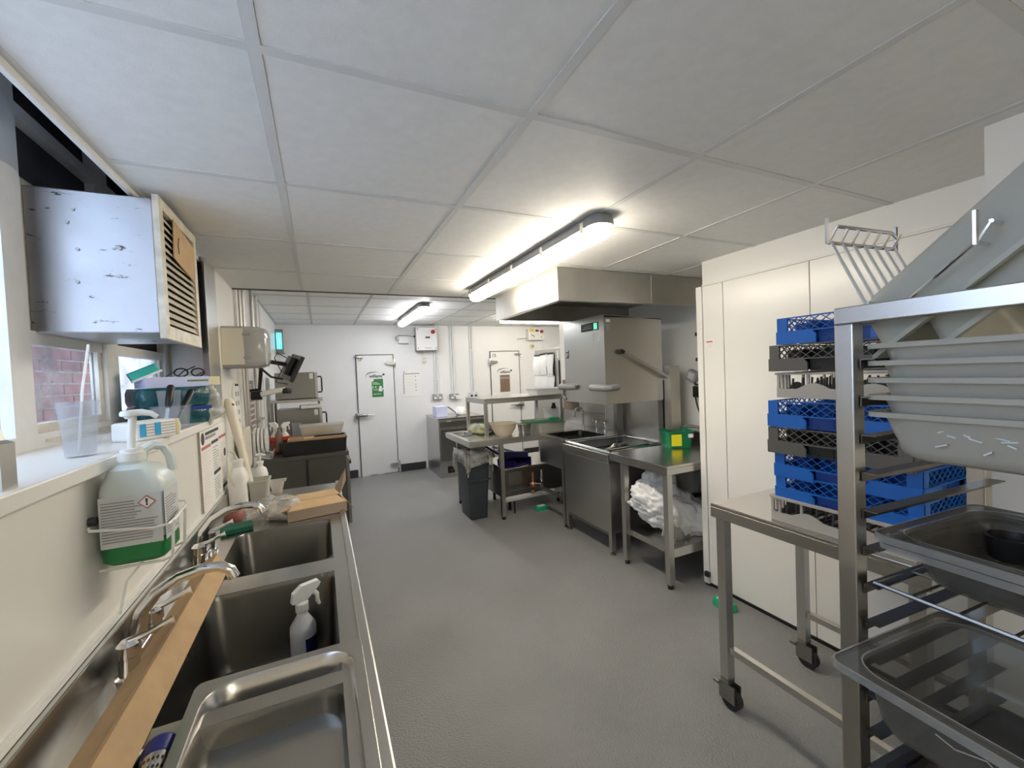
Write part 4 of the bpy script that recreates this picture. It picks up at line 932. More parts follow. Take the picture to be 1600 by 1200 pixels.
G().cyl((-.429, 1.325, 1.27), (-.423, 1.325, 1.35), .0085, 12).make('pump_stem', 'white_plastic', sj, smooth=True)
g = G(); g.lathe([(.009, 1.345), (.011, 1.350), (.0185, 1.352), (.0195, 1.358), (.017, 1.364), (.006, 1.366)], -.428, 1.325, 18); g.tube([(-.425, 1.325, 1.358), (-.405, 1.328, 1.359), (-.388, 1.330, 1.355), (-.376, 1.332, 1.345)], [.009, .0085, .007, .0055], 10); g.make('pump_head', 'white_plastic', sj, smooth=True)
bkt = thing('jug_bracket', 'white wire wall bracket holding the green detergent jug', 'bracket', (-.44, 1.345, 1.02))
G().tube([(-.492, 1.26, 1.105), (-.49, 1.255, 1.10), (-.44, 1.268, 1.09), (-.38, 1.272, 1.082), (-.352, 1.276, 1.085), (-.345, 1.30, 1.09), (-.345, 1.40, 1.10), (-.355, 1.425, 1.105), (-.49, 1.43, 1.11)], .0035, 6).make('ring', 'white_plastic', bkt, smooth=True)
for y in (1.29, 1.39): G().tube([(-.347, y, 1.09), (-.350, y, 1.03), (-.352, y, 1.0), (-.37, y, .994), (-.49, y, .994)], .0035, 6).make('upright', 'white_plastic', bkt, smooth=True)
G().cyl((-.499, 1.28, 1.115), (-.485, 1.28, 1.115), .010, 10).make('fixing', 'ink', bkt)
G().cyl((-.49, 1.455, 1.09), (-.40, 1.455, 1.083), .009, 10).make('blue_peg', 'blue_cap', bkt, smooth=True)
tag(G().tube([(-.42, 1.36, .994), (-.47, 1.37, .93), (-.488, 1.37, .85)], .003, 6).make('clear_hose', 'pc_light', smooth=True), 'thin clear tube hanging down the wall below the detergent jug', 'tube')

# ---------------- things on the sill
jr = thing('clear_beaker', 'large clear tapered plastic beaker on the window sill', 'beaker', (-.545, 1.385, 1.256))
G().lathe([(.022, 0), (.028, .001), (.029, .006), (.0385, .132), (.040, .134), (.040, .137), (.037, .136), (.0275, .010), (.02, .006)], n=28).make('body', 'pc_light', jr, smooth=True, local=True)
ro = G().tube([(-.545, 1.375, 1.265), (-.552, 1.43, 1.42), (-.555, 1.485, 1.54)], .003, 6).make('white_stirrer', 'white_plastic', smooth=True); tag(ro, 'white plastic stirrer standing in the clear beaker', 'stirrer')
gs = thing('grey_panel_stub', 'grey worn metal bracket at the near end of the sill', 'bracket', (-.51, 1.0, 1.256))
G().prism([(-.54, .98, 1.256), (-.486, .98, 1.256), (-.486, .98, 1.335), (-.497, .98, 1.34), (-.502, .98, 1.36), (-.503, .98, 1.425), (-.60, .98, 1.425), (-.60, .98, 1.256)], (0, .04, 0)).make('body', 'galv', gs)
wp_ = thing('wipes_pack', 'white and blue pack with cream end on the sill behind the pump', 'pack', (-.525, 1.68, 1.256), (0, 0, 1.05))
G().box(-.045, .09, -.045, .045, 0, .058, .008).make('pack', 'paper', wp_, local=True)
for x in (-.027, .022): G().box(x-.009, x+.010, -.047, -.045, .012, .052).make('blue_stripe', 'blue_print', wp_, local=True)
for k in range(5): G().box(-.015, .085, -.0462, -.045, .012+k*.009, .014+k*.009).make('print_line', 'ink_grey', wp_, local=True)
G().loft([(.02, .08, .01, .002), (.03, .09, .012, .03), (.02, .08, .01, .056)], .10, 0).make('cream_end', 'cream', wp_, smooth=True, local=True)
bu = thing('utensil_tub', 'clear square tub holding black handled tools on the sill', 'tub', (-.525, 2.02, 1.256)); g = G(); g.loft([(.085, .11, .012, 0), (.10, .135, .015, .085), (.107, .142, .015, .085), (.107, .142, .015, .09), (.095, .13, .015, .09), (.08, .105, .01, .004)]); g.make('body', 'pc_light', bu, smooth=True, local=True)
for k, (p0, p1) in enumerate((((-.535, 1.985, 1.29), (-.525, 2.03, 1.425)), ((-.505, 2.0, 1.29), (-.485, 2.13, 1.40)))):
    t = thing('black_handled_tool', ['upright black handled tool in the clear tub', 'slanting black handled tool in the clear tub'][k], 'tool', p0, (0, 0, 0), 'tools in the clear tub')
    q = Vector(p1)-Vector(p0)
    G().tube([q*.35, q*.5, q*.95, q], [.008, .0125, .013, .008], 10).make('handle', 'black', t, smooth=True, local=True); G().bar((0, 0, 0), q*.42, .012, .003).make('blade', 'steel', t, local=True)
g = G(); g.lathe([(.026, 1.256), (.028, 1.26), (.040, 1.40), (.043, 1.402), (.039, 1.404), (.027, 1.262)], -.56, 2.13, 20); tag(g.make('clear_cup', 'pc_light', smooth=True), 'tall clear cup standing behind the utensil tub', 'cup')
for z0, z1, lb, dy in ((1.256, 1.335, 'lower dark teal shrink-wrapped pack on the sill', 0), (1.337, 1.415, 'upper dark teal shrink-wrapped pack under the white box', -.01)):
    t = thing('wrapped_pack', lb, 'pack', (-.61, 2.30, z0), (0, 0, .55), 'shrink-wrapped packs on the sill')
    h = z1-z0
    G().loft([(.235, .20, .02, 0), (.25, .22, .03, .02), (.25, .22, .03, h-.02), (.235, .20, .02, h)], 0, dy).make('bundle', 'wrap', t, smooth=True, local=True)
    if z0 < 1.3: G().box(-.125, .125, -.112, -.109, h-.02, h-.004).make('blue_band', 'blue_dark', t, local=True)
    blob(t, 'loose_film', 'film', (.13, -.04, h*.5), (.05, .06, .045), 60+int(z0*100), 40, 24, .25, flat=False, wrinkle=.5)
wb = thing('glove_box', 'long white carton lying on the wrapped packs', 'box', (-.575, 2.29, 1.416), (0, 0, .60))
G().box(-.125, .105, -.06, .06, 0, .042, .002).make('carton', 'paper_blue', wb, local=True); G().box(-.123, .103, -.058, .058, .042, .044).make('carton_top', 'paper', wb, local=True)
G().box(.105, .15, -.055, .055, .004, .042).make('open_end', 'cream', wb, local=True); G().box(.02, .10, -.0615, -.06, .022, .030).make('green_print', 'leaf', wb, local=True)
gl = thing('safety_glasses', 'black framed safety glasses on top of the white carton', 'glasses', (-.535, 2.33, 1.462), (0, 0, .6))
for x in (-.03, .035): G().tube([(x+.026*math.cos(a), 0, .018+.018*math.sin(a)) for a in [i*PI/6 for i in range(12)]], .0035, 6, True).make('rim', 'black', gl, smooth=True, local=True)
for x in (-.056, .061): G().tube([(x, 0, .022), (x+.01, .06, .015), (x+.01, .11, .004)], .0025, 6).make('temple', 'black', gl, smooth=True, local=True)
tt = thing('teal_packet', 'teal and white packet lying on the white carton', 'packet', (-.655, 2.23, 1.47), (0, 0, .4)); G(Matrix.Rotation(-.45, 4, 'Y')).box(-.055, .045, -.03, .03, .0, .035, .006).make('packet', 'teal', tt, local=True); G(Matrix.Rotation(-.45, 4, 'Y')).box(-.055, .05, -.032, .032, -.006, .003).make('base_card', 'paper', tt, local=True)
tag(G().tube([(-.56, 2.26, 1.463), (-.54, 2.27, 1.485), (-.50, 2.28, 1.505)], .0025, 5).make('black_wire', 'black', smooth=True), 'short black wire sticking up beside the teal packet', 'wire')
tag(G().lathe([(.03, 1.256), (.034, 1.26), (.044, 1.36), (.05, 1.362), (.05, 1.385), (.043, 1.385), (.03, 1.262)], -.545, 2.48, 20).make('white_pot', 'white_plastic', smooth=True), 'white plastic pot at the far end of the sill', 'pot')

# ================================================================== SINK UNIT
sk = thing('sink_unit', 'long stainless steel double sink with drainer along the left wall', 'sink', (-.2, 1.7, 0))
B1 = (-.365, .014, 1.705, 2.195); B2 = (-.365, .014, 1.035, 1.590); B3 = (-.365, .014, .40, .99)
g = G(); deck(g, (-.475, .058), (.25, 2.95), [B1, B2, B3], .738, .75); g.make('deck', 'steel_top', sk)
for n_, (x0, x1, y0, y1) in enumerate((B1, B2, B3)):
    cx, cy, w_, d_ = (x0+x1)/2, (y0+y1)/2, x1-x0, y1-y0
    g = G(); g.loft([(w_, d_, .002, .7495), (w_-.002, d_-.002, .045, .749), (w_-.012, d_-.012, .05, .735), (w_-.03, d_-.03, .055, .54), (w_-.055, d_-.055, .055, .512), (w_-.11, d_-.11, .04, .502)], cx, cy, n=6, cap0=False)
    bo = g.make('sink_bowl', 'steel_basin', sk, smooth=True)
    G().lathe([(.035, .5025), (.038, .5035), (.03, .5035), (.02, .503)], cx, cy, 18).make('drain', 'chrome', bo, smooth=True)
e = G(); e.box(.058, .086, .25, 2.95, .70, .762, .005); e.make('front_edge', 'steel_h', sk)
u = G(); u.box(-.495, -.475, .25, 2.95, .738, .838, .003); u.make('upstand', 'steel_h', sk)
struct(G().box(-.4995, -.488, .25, 2.95, .84, .852).make('trim_8', 'white_plastic'))
a = G(); a.box(-.47, .05, 2.93, 2.95, .66, .738); a.box(-.47, .05, .25, .27, .66, .738); a.make('end_apron', 'steel', sk)
for x in (-.44, .045):
    for y in (.29, 1.64, 2.91): l = G().box(x-.018, x+.018, y-.018, y+.018, .02, .70).make('leg', 'steel', sk); G().cyl((x, y, 0), (x, y, .02), .018, 10).make('foot', 'black', l)
def mixer(label, y):
    t = thing('sink_tap', label, 'tap', (-.43, y, .75), (0, 0, 0), 'sink mixer taps')
    G().tube([(-.452, y, .75), (-.452, y, .80), (-.440, y, .85), (-.410, y, .890), (-.36, y, .918), (-.31, y, .929), (-.272, y, .926), (-.248, y, .912), (-.240, y, .89)], [.022, .019, .016, .0145, .014, .0135, .0135, .014, .015], 14).make('spout', 'chrome', t, smooth=True)
    for d in (-.115, .04):
        p = G(); p.lathe([(.028, .75), (.028, .757), (.020, .760), (.019, .80), (.023, .805), (.023, .83), (.014, .838)], -.432, y+d, 16); po_ = p.make('pillar', 'chrome', t, smooth=True)
        G().tube([(-.432, y+d, .832), (-.40, y+d+.012, .838), (-.362, y+d+.02, .852), (-.352, y+d+.022, .854)], [.010, .007, .007, .011], 8).make('lever', 'chrome', po_, smooth=True)
    G().cyl((-.435, y-.115, .775), (-.435, y+.04, .775), .012, 10).make('bridge', 'chrome', t, smooth=True)
mixer('near chrome swan neck tap beside the cardboard strip', 1.36)
mixer('far chrome swan neck tap beside the green scourer', 1.98)
# GN pan on the near bowl
def gn(g, L, W, D, rim=.018, r=.045, taper=.02, lip=.006, th=.003, n=6):
    w, d = W-2*rim, L-2*rim
    W0, D0 = w-2*taper, d-2*taper
    out = [(W0-.07, D0-.07, r*.5, -D), (W0-.035, D0-.035, r*.8, -D+.001), (W0-.014, D0-.014, r, -D+.007), (W0-.003, D0-.003, r, -D+.019), (W0, D0, r, -D+.030), (w, d, r+.005, -lip), (W, L, .02, -lip), (W, L, .02, 0)]
    inn = [(w, d, r+.005, 0), (w-th-.004, d-th-.004, r+.003, -.004)]+[(q[0]-2*th, q[1]-2*th, max(.005, q[2]-th), q[3]+th) for q in out[4::-1]]
    g.loft(out+inn, n=n)
    return g
gp = thing('steel_gastronorm_pan', 'deep stainless steel food pan resting across the near sink', 'pan', (-.108, .862, .768))
gn(G(), .50, .338, .068, rim=.022, r=.06, taper=.010).make('body', 'steel_top', gp, smooth=True, local=True)
# perforated insert left of the pan
pf = thing('cutlery_cylinder', 'perforated steel cylinder with blue end in the near sink', 'cutlery holder', (-.300, .795, .712), (-1.45, 0, .03))
pf.scale = (.55, .55, 1.05)
G().lathe([(.045, 0), (.047, .0), (.047, .16), (.044, .16), (.044, .004)], n=28).make('body', 'steel_top', pf, smooth=True, local=True)
G().lathe([(.048, .16), (.05, .165), (.05, .19), (.046, .195)], n=28).make('blue_end', 'blue_cap', pf, smooth=True, local=True)
hl = G()
for k in range(9):
    for i in range(24):
        a = 2*PI*(i+.5*(k % 2))/24; c_, s_ = math.cos(a), math.sin(a); z = .018+k*.016
        hl.cyl((.0465*c_, .0465*s_, z), (.0476*c_, .0476*s_, z), .0038, 6)
hl.make('perforations', 'black', pf, local=True, kind='stuff')
# cardboard edge strip
cs = thing('cardboard_edge_strip', 'long L-shaped cardboard edge strip laid over the sinks', 'cardboard', (-.37, 1.37, .76))
g = G(); g.prism([(-.428, .55, .770), (-.374, .55, .803), (-.371, .55, .799), (-.425, .55, .765)], (.0, 1.28, 0)); g.make('top_leg', 'card', cs)
g = G(); g.prism([(-.3725, .55, .803), (-.333, .55, .752), (-.337, .55, .750), (-.3755, .55, .799)], (0, 1.28, 0)); g.make('side_leg', 'card', cs)
g = G(); g.prism([(-.3765, .55, .8020), (-.3705, .55, .8022), (-.3705, .55, .8045), (-.3765, .55, .8035)], (0, 1.28, 0)); g.make('crease', 'card_edge', cs)
# spray bottle in the middle bowl
spray_bottle('white trigger spray bottle standing in the middle sink', (-.086, 1.47, .503), (0, 0, .35), .275, .038, 'label', 'white_plastic', None, 'navy')
# scourer and pot
tag(G(Matrix.Translation((-.385, 2.255, .751)) @ Matrix.Rotation(.2, 4, 'Z')).box(-.055, .07, -.05, .045, 0, .022, .004).make('scourer', 'scourer'), 'dark green scouring pad behind the far tap', 'scourer')
tag(G().lathe([(.045, .751), (.05, .77), (.045, .80), (.03, .815)], -.40, 2.37, 18).make('red_pot_lid', 'pot_red', smooth=True), 'small dark red rounded pot near the far tap', 'pot')
wj = thing('white_jug', 'white plastic jug with bent tube standing by the laminated poster', 'jug', (-.43, 2.70, .75))
g = G(); g.loft([(.085, .11, .02, 0), (.09, .12, .025, .02), (.09, .12, .025, .16), (.06, .08, .02, .20), (.05, .05, .022, .215), (.05, .05, .022, .24)]); g.make('body', 'white_plastic', wj, smooth=True, local=True)
G().lathe([(.028, .24), (.03, .242), (.03, .255), (.01, .258)], n=14).make('cap', 'white_plastic', wj, smooth=True, local=True)
G().tube([(0, 0, .255), (-.01, -.03, .30), (-.02, -.10, .32), (-.02, -.16, .28), (-.015, -.16, .20), (.0, -.12, .14)], .005, 8).make('tube', 'ivory', wj, smooth=True, local=True)
tb = thing('translucent_tub', 'translucent white square tub beside the white jug', 'tub', (-.335, 2.72, .75)); g = G(); g.loft([(.08, .10, .015, 0), (.10, .12, .015, .12), (.108, .128, .015, .122), (.108, .128, .015, .132), (.095, .115, .015, .132), (.075, .095, .01, .006)]); g.make('body', 'tub_pale', tb, smooth=True, local=True)
pb = thing('pump_soap_bottle', 'small white pump soap bottle standing behind the translucent tub', 'soap bottle', (-.345, 2.88, .75)); G().lathe([(.035, 0), (.038, .01), (.038, .13), (.030, .16), (.014, .175), (.014, .19), (.018, .19), (.018, .205), (.005, .207), (.005, .24)], n=18).make('bottle', 'white_plastic', pb, smooth=True, local=True); G().tube([(-.02, 0, .242), (0, 0, .246), (.03, 0, .238)], [.008, .009, .005], 8).make('pump_head', 'white_plastic', pb, smooth=True, local=True)
cp_ = thing('clear_liner_cup', 'clear flared plastic cup at the far end of the drainer', 'cup', (-.265, 2.90, .75)); G().loft([(.05, .05, .02, 0), (.08, .08, .015, .07), (.10, .10, .01, .072)], cap1=False).make('body', 'tub_clear', cp_, smooth=True, local=True)
# plastic bag and open cardboard box on the drainer
pbg = thing('clear_film_heap', 'crumpled clear plastic film on the drainer', 'plastic film', (-.235, 2.40, .75)); blob(pbg, 'film', 'film', (0, 0, .035), (.13, .12, .055), 91, 60, 34, .20, wrinkle=.5); blob(pbg, 'dark_contents', 'card_dark', (.03, 0, .03), (.07, .06, .03), 92, 14, 8, .2)
ob = thing('open_cardboard_box', 'open shallow cardboard box with raised flaps on the drainer', 'cardboard box', (-.05, 2.40, .752), (0, 0, .16))
g = G(); g.box(-.14, .12, -.14, .15, 0, .004); g.box(-.14, .12, -.144, -.14, 0, .048); g.box(-.14, .12, .15, .154, 0, .048); g.box(-.144, -.14, -.144, .154, 0, .048); g.box(.12, .124, -.144, .154, 0, .048); g.make('tray', 'card_dark', ob, local=True)
G().prism([(-.14, -.144, .048), (.12, -.144, .048), (.10, -.02, .058), (-.10, -.02, .058)], (0, 0, .003)).make('flap', 'card', ob, local=True)
G().prism([(-.10, .0, .055), (.12, .0, .055), (.12, .15, .050), (-.14, .15, .050)], (0, 0, .003)).make('flap', 'card', ob, local=True)
G().prism([(.124, -.14, .048), (.124, .15, .048), (.155, .15, .004), (.155, -.14, .004)], (.003, 0, .001)).make('flap', 'card', ob, local=True)
G().prism([(.122, .02, .052), (.122, .15, .052), (.19, .19, .145), (.17, .09, .10)], (.003, 0, .001)).make('flap', 'card_dark', ob, local=True)
G().prism([(-.14, -.12, .05), (-.14, .05, .05), (-.21, .06, .030), (-.22, -.05, .015)], (0, 0, .003)).make('flap', 'card', ob, local=True)

# ================================================================== RIGHT: TROLLEY WITH DISH RACKS
tr = thing('trolley_table', 'stainless steel trolley table on castors carrying the dish racks', 'trolley', (1.73, .88, 0))
G().box(1.445, 2.03, .535, 1.225, .830, .845, .003).make('table_top', 'steel_top', tr)
a = G(); a.box(1.445, 1.457, .535, 1.225, .79, .83); a.box(2.018, 2.03, .535, 1.225, .79, .83); a.box(1.457, 2.018, 1.213, 1.225, .79, .83); a.box(1.457, 2.018, .535, .547, .79, .83); a.make('apron', 'steel_h', tr)
for x in (1.475, 1.99):
    for y in (1.19, .57):
        l = G().box(x-.019, x+.019, y-.019, y+.019, .125, .79).make('leg', 'steel', tr)
        k = G(); k.box(x-.02, x+.02, y-.02, y+.02, .105, .125, .004); k.box(x-.022, x-.016, y-.045, y+.025, .035, .105); k.box(x+.016, x+.022, y-.045, y+.025, .035, .105); k.make('castor_fork', 'steel_dark', l)
        G().cyl((x-.014, y-.018, .042), (x+.014, y-.018, .042), .042, 20).make('wheel', 'black_rubber', l, smooth=True)
        G().box(x-.03, x+.03, y+.02, y+.05, .085, .10, .003).make('brake', 'steel_dark', l)
    G().box(x-.013, x+.013, .589, 1.171, .235, .262, .002).make('lower_rail', 'steel_h', tr)
    # fourth leg side only
G().box(1.494, 1.971, .557, .583, .235, .262, .002).make('lower_rail', 'steel_h', tr)

RW, RL = .36, .41
def rack_lattice(name, m, inner, h=.092):
    t = thing(name, 'x', 'dish rack')
    hb = h*.46
    for k in range(4):
        L, W = (RL, RW) if k % 2 == 0 else (RW, RL)      # this side runs L long at distance W/2
        mm = Matrix.Rotation(k*PI/2, 4, 'Z') @ Matrix.Translation((-W/2, 0, 0))   # local: x=0 outer face, inside +x
        c = .035
        nL, sl = .075, .012
        for sg_ in (-1, 1):
            G(mm).prism([(-.004, sg_*L/2, 0), (-.004, sg_*nL, 0), (-.004, sg_*nL, hb-.014), (-.004, sg_*(nL+sl), hb), (-.004, sg_*L/2, hb)], (.007, 0, 0)).make('skirt', m, t, local=True)
        G(mm).box(.012, .016, -nL, nL, 0, hb).make('handle_recess', inner, t, local=True)
        s = G(mm); s.box(0, .008, -L/2, -L/2+c, hb, h); s.box(0, .008, L/2-c, L/2, hb, h); s.box(0, .010, -L/2+c, L/2-c, h-.004, h); s.box(-.004, .012, -L/2, L/2, hb-.002, hb+.002); s.make('corner_frame', m, t, local=True)
        q = G(mm); a0, a1 = -L/2+c, L/2-c; zz0, zz1 = hb+.002, h-.004; hh = zz1-zz0; n = int(round((a1-a0)/.034))
        st = (a1-a0)/n
        for i in range(-1, n+1):
            for d in (1, -1):
                y0 = a0+i*st; y1 = y0+st*2*.9
                if d < 0: y0, y1 = y1, y0
                # clip to the opening
                pa, pb_ = Vector((.003, y0, zz0)), Vector((.003, y1, zz1))
                def clip(p, q_):
                    for lim in (a0, a1):
                        pass
                    return p, q_
                lo, hi = min(y0, y1), max(y0, y1)
                if hi <= a0 or lo >= a1: continue
                def at(y): u = (y-y0)/(y1-y0); return Vector((.003, y, zz0+hh*u))
                ya, yb = max(lo, a0), min(hi, a1)
                q.bar(at(ya), at(yb), .0022, .004, up=(1, 0, 0))
        q.make('lattice', m, t, local=True)
    g = G()
    for i in range(9):
        y = -RL/2+.02+i*(RL-.04)/8; g.box(-RW/2+.01, RW/2-.01, y-.003, y+.003, .006, .014)
    for i in range(8):
        x = -RW/2+.02+i*(RW-.04)/7; g.box(x-.003, x+.003, -RL/2+.01, RL/2-.01, .004, .012)
    g.make('floor_grid', inner, t, local=True)
    g = G()
    for i in range(3):
        y = -RL/2+(i+1)*RL/4; g.box(-RW/2+.01, RW/2-.01, y-.002, y+.002, .014, h*.8)
    for i in range(3):
        x = -RW/2+(i+1)*RW/4; g.box(x-.002, x+.002, -RL/2+.01, RL/2-.01, .014, h*.8)
    g.make('cup_divider', inner, t, local=True)
    return t
def rack_open(name, m, inner, h=.088):
    t = thing(name, 'x', 'dish rack')
    for k in range(4):
        L, W = (RL, RW) if k % 2 == 0 else (RW, RL)
        mm = Matrix.Rotation(k*PI/2, 4, 'Z') @ Matrix.Translation((-W/2, 0, 0))
        pts = [(0, -L/2, 0), (0, L/2, 0), (0, L/2, .032)]
        for i in range(25):
            y = L/2-L*i/24; u = abs(((y/L)*2.5) % 1-.5)*2
            pts.append((0, y, .032+.020*max(0, math.cos(min(1, u*1.6)*PI/2))))
        G(mm).prism(pts, (.006, 0, 0)).make('skirt', m, t, local=True)
        s = G(mm); s.box(-.006, .010, -L/2, L/2, h-.007, h); s.make('top_rim', m, t, local=True)
        for y in (-L/2+.006, -L/2+.03, -L/2+.065, -.03, .10, L/2-.03, L/2-.006): G(mm).box(0, .007, y-.004, y+.004, .03, h-.007).make('post', m, t, local=True)
    g = G()
    for i in range(8):
        y = -RL/2+.03+i*(RL-.06)/7; g.box(-RW/2+.01, RW/2-.01, y-.003, y+.003, .006, .014)
        for j in range(6): x = -RW/2+.04+j*(RW-.08)/5; g.cyl((x, y, .01), (x+.006, y, .066), .004, 6)
    g.make('peg_floor', inner, t, local=True)
    return t
blue = rack_lattice('dish_rack', 'blue_rack', 'blue_dark'); dark = rack_lattice('dish_rack', 'dark_rack', 'black'); grey = rack_open('dish_rack', 'grey_rack', 'dark_rack')
stack = [(grey, .8455, .987, 'light grey open dish rack at the bottom of the stack', 1.475),
         (blue, .924, .975, 'blue dish rack resting on the bottom grey rack', 1.487),
         (blue, 1.007, .977, 'blue dish rack under the lower dark grey rack', 1.487),
         (dark, 1.092, .991, 'dark grey lattice dish rack between two blue racks', 1.475),
         (blue, 1.187, .989, 'blue dish rack in the middle of the stack above the lower dark rack', 1.475),
         (grey, 1.290, .964, 'light grey open dish rack just under the upper dark rack', 1.487),
         (dark, 1.384, .982, 'dark grey lattice dish rack directly under the top blue rack', 1.478),
         (blue, 1.478, .960, 'blue dish rack at the very top of the stack', 1.49)]
used = set()
for p, z, yt, lb, x0 in stack:
    loc = (x0+RW/2, yt-RL/2, z)
    if p.name in used: dup(p, loc, (0, 0, 0), lb, 'dish racks on the trolley')
    else:
        used.add(p.name); p.location = loc; p['label'] = lb; p['group'] = 'dish racks on the trolley'

# ================================================================== RIGHT: TRAY RACK
RA = math.radians(-4)
RM = Matrix.Translation((.829, .411, 0)) @ Matrix.Rotation(RA, 4, 'Z')
def rk_loc(x, y, z): return tuple(RM @ Vector((x, y, z)))
sr = thing('tray_rack', 'tall stainless steel tray rack with runners at the right edge', 'rack', (.829, .411, 0), (0, 0, RA))
for x in (0, .41):
    for y in (0, -.60):
        p = G().box(x-.0145, x+.0145, y-.0145, y+.0145, .10, 1.478, .002).make('post', 'steel', sr, local=True)
        G().cyl((x-.012, y, .045), (x+.012, y, .045), .045, 18).make('wheel', 'black_rubber', p, smooth=True, local=True); G().box(x-.018, x+.018, y-.018, y+.018, .085, .10).make('castor_plate', 'steel_dark', p, local=True)
for x in (0, .41): G().box(x-.0145, x+.0145, -.6145, .0145, 1.478, 1.507, .002).make('top_bar', 'steel_h', sr, local=True)
for y in (0, -.60): G().box(.0145, .3955, y-.0145, y+.0145, 1.478, 1.507, .002).make('top_bar', 'steel_h', sr, local=True)
for k in range(18):
    z = 1.418-k*.064
    for y, s in ((-.016, -1), (-.584, 1)):
        g = G(); g.box(.0, .41, y, y+s*.022, z-.002, z); g.box(0, .41, y, y+s*.002, z-.016, z-.002); g.make('runner', 'steel_basin', sr, local=True)  # darker steel puts the shadow on the runners into their colour
for x in (0, .41): G().box(x-.0145, x+.0145, -.5855, -.0145, .18, .21).make('bottom_bar', 'steel', sr, local=True)
# stack of frosted tubs
for k in range(5):
    t = thing('frosted_tub', ['lowest frosted food tub of the nested stack in the tray rack', 'second lowest frosted food tub of the nested stack', 'middle frosted food tub of the nested stack', 'second highest frosted food tub of the nested stack', 'topmost frosted food tub of the nested stack'][k], 'tub', rk_loc(.170, -.276, 1.330+k*.028), (0, 0, RA), 'frosted tubs nested in the tray rack')
    gn(G(), .51, .345, .078, rim=.008, r=.045, taper=.012, lip=.008, th=.004).make('body', 'tub', t, smooth=True, local=True)
    if k == 0:
        rnd = random.Random(5)
        for i in range(12):
            y0 = .165-i*.010+rnd.uniform(-.012, .012); z0 = -.026-rnd.uniform(0, .030)
            G().bar((-.1575, y0, z0), (-.1575, y0-rnd.uniform(.005, .016), z0+rnd.uniform(-.006, .006)), .002, rnd.uniform(.002, .006), up=(1, 0, 0)).make('label_residue', 'label', t, local=True)
# clear pans
def clear_pan(label, x, y, z, D, gr='clear food pans on the tray rack', res=False):
    t = thing('clear_food_pan', label, 'pan', rk_loc(x+.1625, y-.265, z), (0, 0, RA), gr)
    gn(G(), .53, .325, D, rim=.022, r=.04, taper=.014, lip=.006, th=.003).make('body', 'pc', t, smooth=True, local=True)
    G().loft([(.326, .531, .021, -.011), (.327, .532, .021, .0008), (.320, .525, .018, .0012)], n=6, cap0=False, cap1=False).make('rim_edge', 'pc_rim', t, smooth=True, local=True)
    G().loft([(.288, .493, .048, .0012), (.283, .488, .045, .0014), (.280, .485, .045, -.005)], n=6, cap0=False, cap1=False).make('rim_edge', 'pc_rim', t, smooth=True, local=True)
    if res:
        pts = [(-.139, .14, -.035), (-.139, .12, -.040), (-.139, .09, -.030), (-.1385, .07, -.045), (-.138, .06, -.075)]
        G().tube(pts, .0009, 6).make('scratch_mark', 'grey_rack', t, local=True); G().tube([(-.138, .10, -.075), (-.138, .06, -.082), (-.138, .02, -.080)], .0009, 6).make('scratch_mark', 'grey_rack', t, local=True)
    return t
clear_pan('large clear food pan jutting out low on the tray rack', -.100, -.018, .935, .10, res=True)
clear_pan('upper clear food pan of the nested pair on the tray rack', .012, -.020, 1.122, .065)
clear_pan('lower clear food pan of the nested pair on the tray rack', .020, -.022, 1.106, .065)
bk_ = thing('black_cup', 'black plastic cup lying in the upper clear pan', 'cup', (1.065, .291, 1.062), (0, 0, .3))
bk_.scale = (.8, .8, .8); G().lathe([(.03, 0), (.036, .004), (.04, .05), (.036, .052), (.03, .01)], n=18).make('body', 'black', bk_, smooth=True, local=True); G().tube([(.035, 0, .04), (.065, 0, .035), (.07, 0, .02), (.037, 0, .012)], .005, 6).make('handle', 'black', bk_, local=True, smooth=True)
# wire shelf
ws = thing('wire_shelf', 'chrome wire shelf between the clear pans on the tray rack', 'wire shelf', rk_loc(.0, 0, 1.036), (0, 0, RA))
G().tube([(.005, -.03, .004), (.005, -.57, .004), (.33, -.57, .004), (.33, -.03, .004)], .0035, 6, True).make('frame', 'steel_dark', ws, local=True)
for i in range(9): y = -.08-i*.055; G().cyl((.005, y, .006), (.33, y, .006), .0022, 6).make('wire', 'steel_dark', ws, local=True)
for x in (.11, .22): G().cyl((x, -.03, .001), (x, -.57, .001), .0025, 6).make('wire', 'steel_dark', ws, local=True)
# lower dark trays
for k, z in enumerate((.717, .653)):
    t = thing('dark_oven_tray', ['upper', 'lower'][k]+' dark oven tray under the large clear pan', 'tray', rk_loc(.19, -.30, z), (0, 0, RA), 'dark oven trays'); gn(G(), .54, .36, .025, rim=.012, r=.02, taper=.006).make('body', 'black', t, smooth=True, local=True)
bc = thing('blue_capped_bottle', 'dark bottle with a blue cap low inside the tray rack', 'bottle', rk_loc(.05, -.06, .655)); G().lathe([(.03, 0), (.032, .01), (.032, .03), (.02, .045)], n=16).make('body', 'black', bc, smooth=True, local=True); G().lathe([(.021, .045), (.021, .06), (.014, .062)], n=14).make('cap', 'blue_cap', bc, smooth=True, local=True)
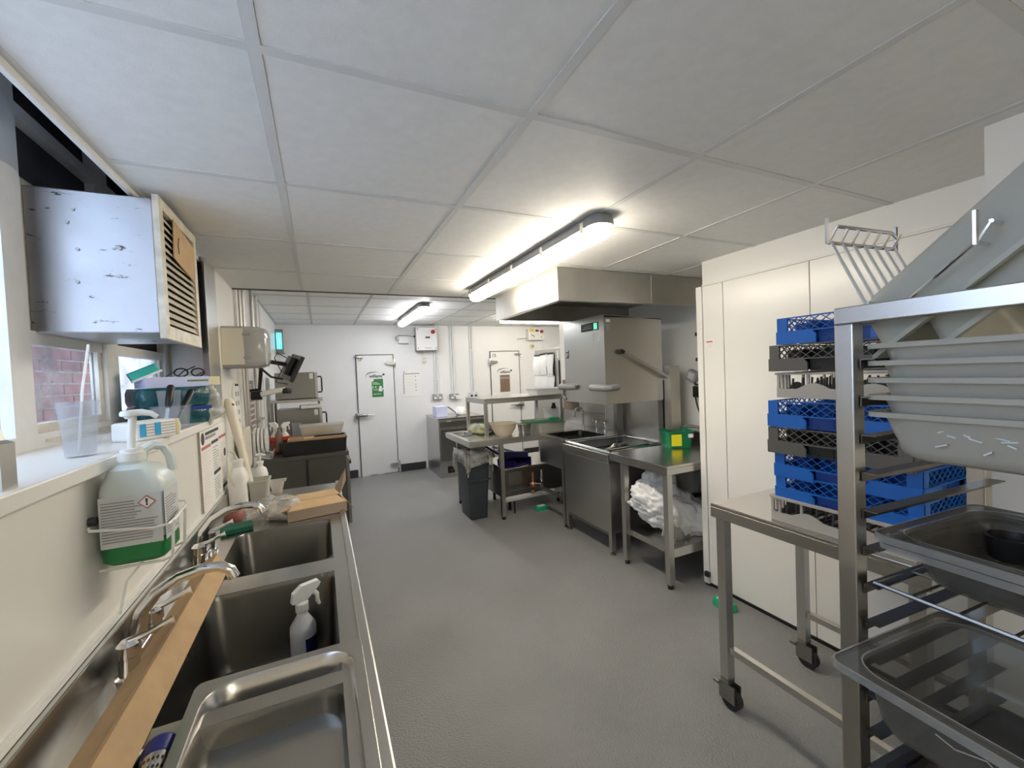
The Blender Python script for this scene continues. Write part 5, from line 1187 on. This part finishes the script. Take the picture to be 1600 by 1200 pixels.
# two pans leaning on top of the rack, and wire grids
def lean(label, dx, dy, dz, m, D, W, L=.50, ang=math.radians(40)):
    # pan axes in rack space: length goes up and towards -y, opening faces down and -y
    ax = Vector((1, 0, 0)); ay = Vector((0, -math.cos(ang), math.sin(ang))); az = ax.cross(ay)
    t = thing('leaning_food_tub', label, 'tub', (0, 0, 0), (0, 0, 0), 'pale tubs leaning on the tray rack')
    B = Matrix((ax, ay, az)).transposed().to_4x4()
    o = Vector((dx, dy, dz))
    t.matrix_world = RM @ Matrix.Translation(o) @ B
    t.location, t.rotation_euler = t.matrix_world.to_translation(), t.matrix_world.to_euler()
    gn(G(), L, W, D, rim=.012, r=.035, taper=.012, lip=.007, th=.004).make('body', m, t, smooth=True, local=True)
    return t
lean('outer pale tub leaning upside down on top of the tray rack', .185, -.210, 1.572, 'tub_pale', .10, .325)
lean('inner pale tub nested under the leaning one on the tray rack', .182, -.252, 1.550, 'tub_pale', .085, .315, L=.42)
def wire_grid(label, p_low, p_top, dx, n, prong=.04):
    t = thing('wire_grid', label, 'wire grid', rk_loc(*p_low), (0, 0, RA), 'wire grids on the tray rack')
    q = Vector(p_top)-Vector(p_low)
    for i in range(n):
        x = dx*i/(n-1); G().tube([(x, 0, 0), (x+q.x, q.y, q.z), (x+q.x, q.y-.012, q.z+.022)], .0026, 6).make('wire', 'chrome', t, local=True)
    G().cyl((q.x-.008, q.y, q.z-.004), (q.x+dx+.008, q.y, q.z-.004), .0032, 6).make('cross_wire', 'chrome', t, local=True)
    G().tube([(q.x, q.y-.012, q.z+.022), (q.x+dx*.85, q.y-.012, q.z+.022), (q.x+dx*.95, q.y-.01, q.z+.014)], .0032, 6).make('cross_wire', 'chrome', t, local=True)
    for x in (q.x-.008, q.x+dx+.008): G().cyl((x, q.y, q.z-.006), (x, q.y, q.z+prong), .0036, 6).make('prong', 'chrome', t, local=True)
    G().cyl((0, 0, .006), (dx, 0, .006), .003, 6).make('cross_wire', 'chrome', t, local=True)
wire_grid('chrome wire grid standing upright at the top of the tray rack', (.03, -.012, 1.507), (.03, .045, 1.637), .19, 7)
wire_grid('chrome wire grid tucked between the two leaning tubs', (.03, -.06, 1.50), (.015, -.155, 1.575), .10, 3)
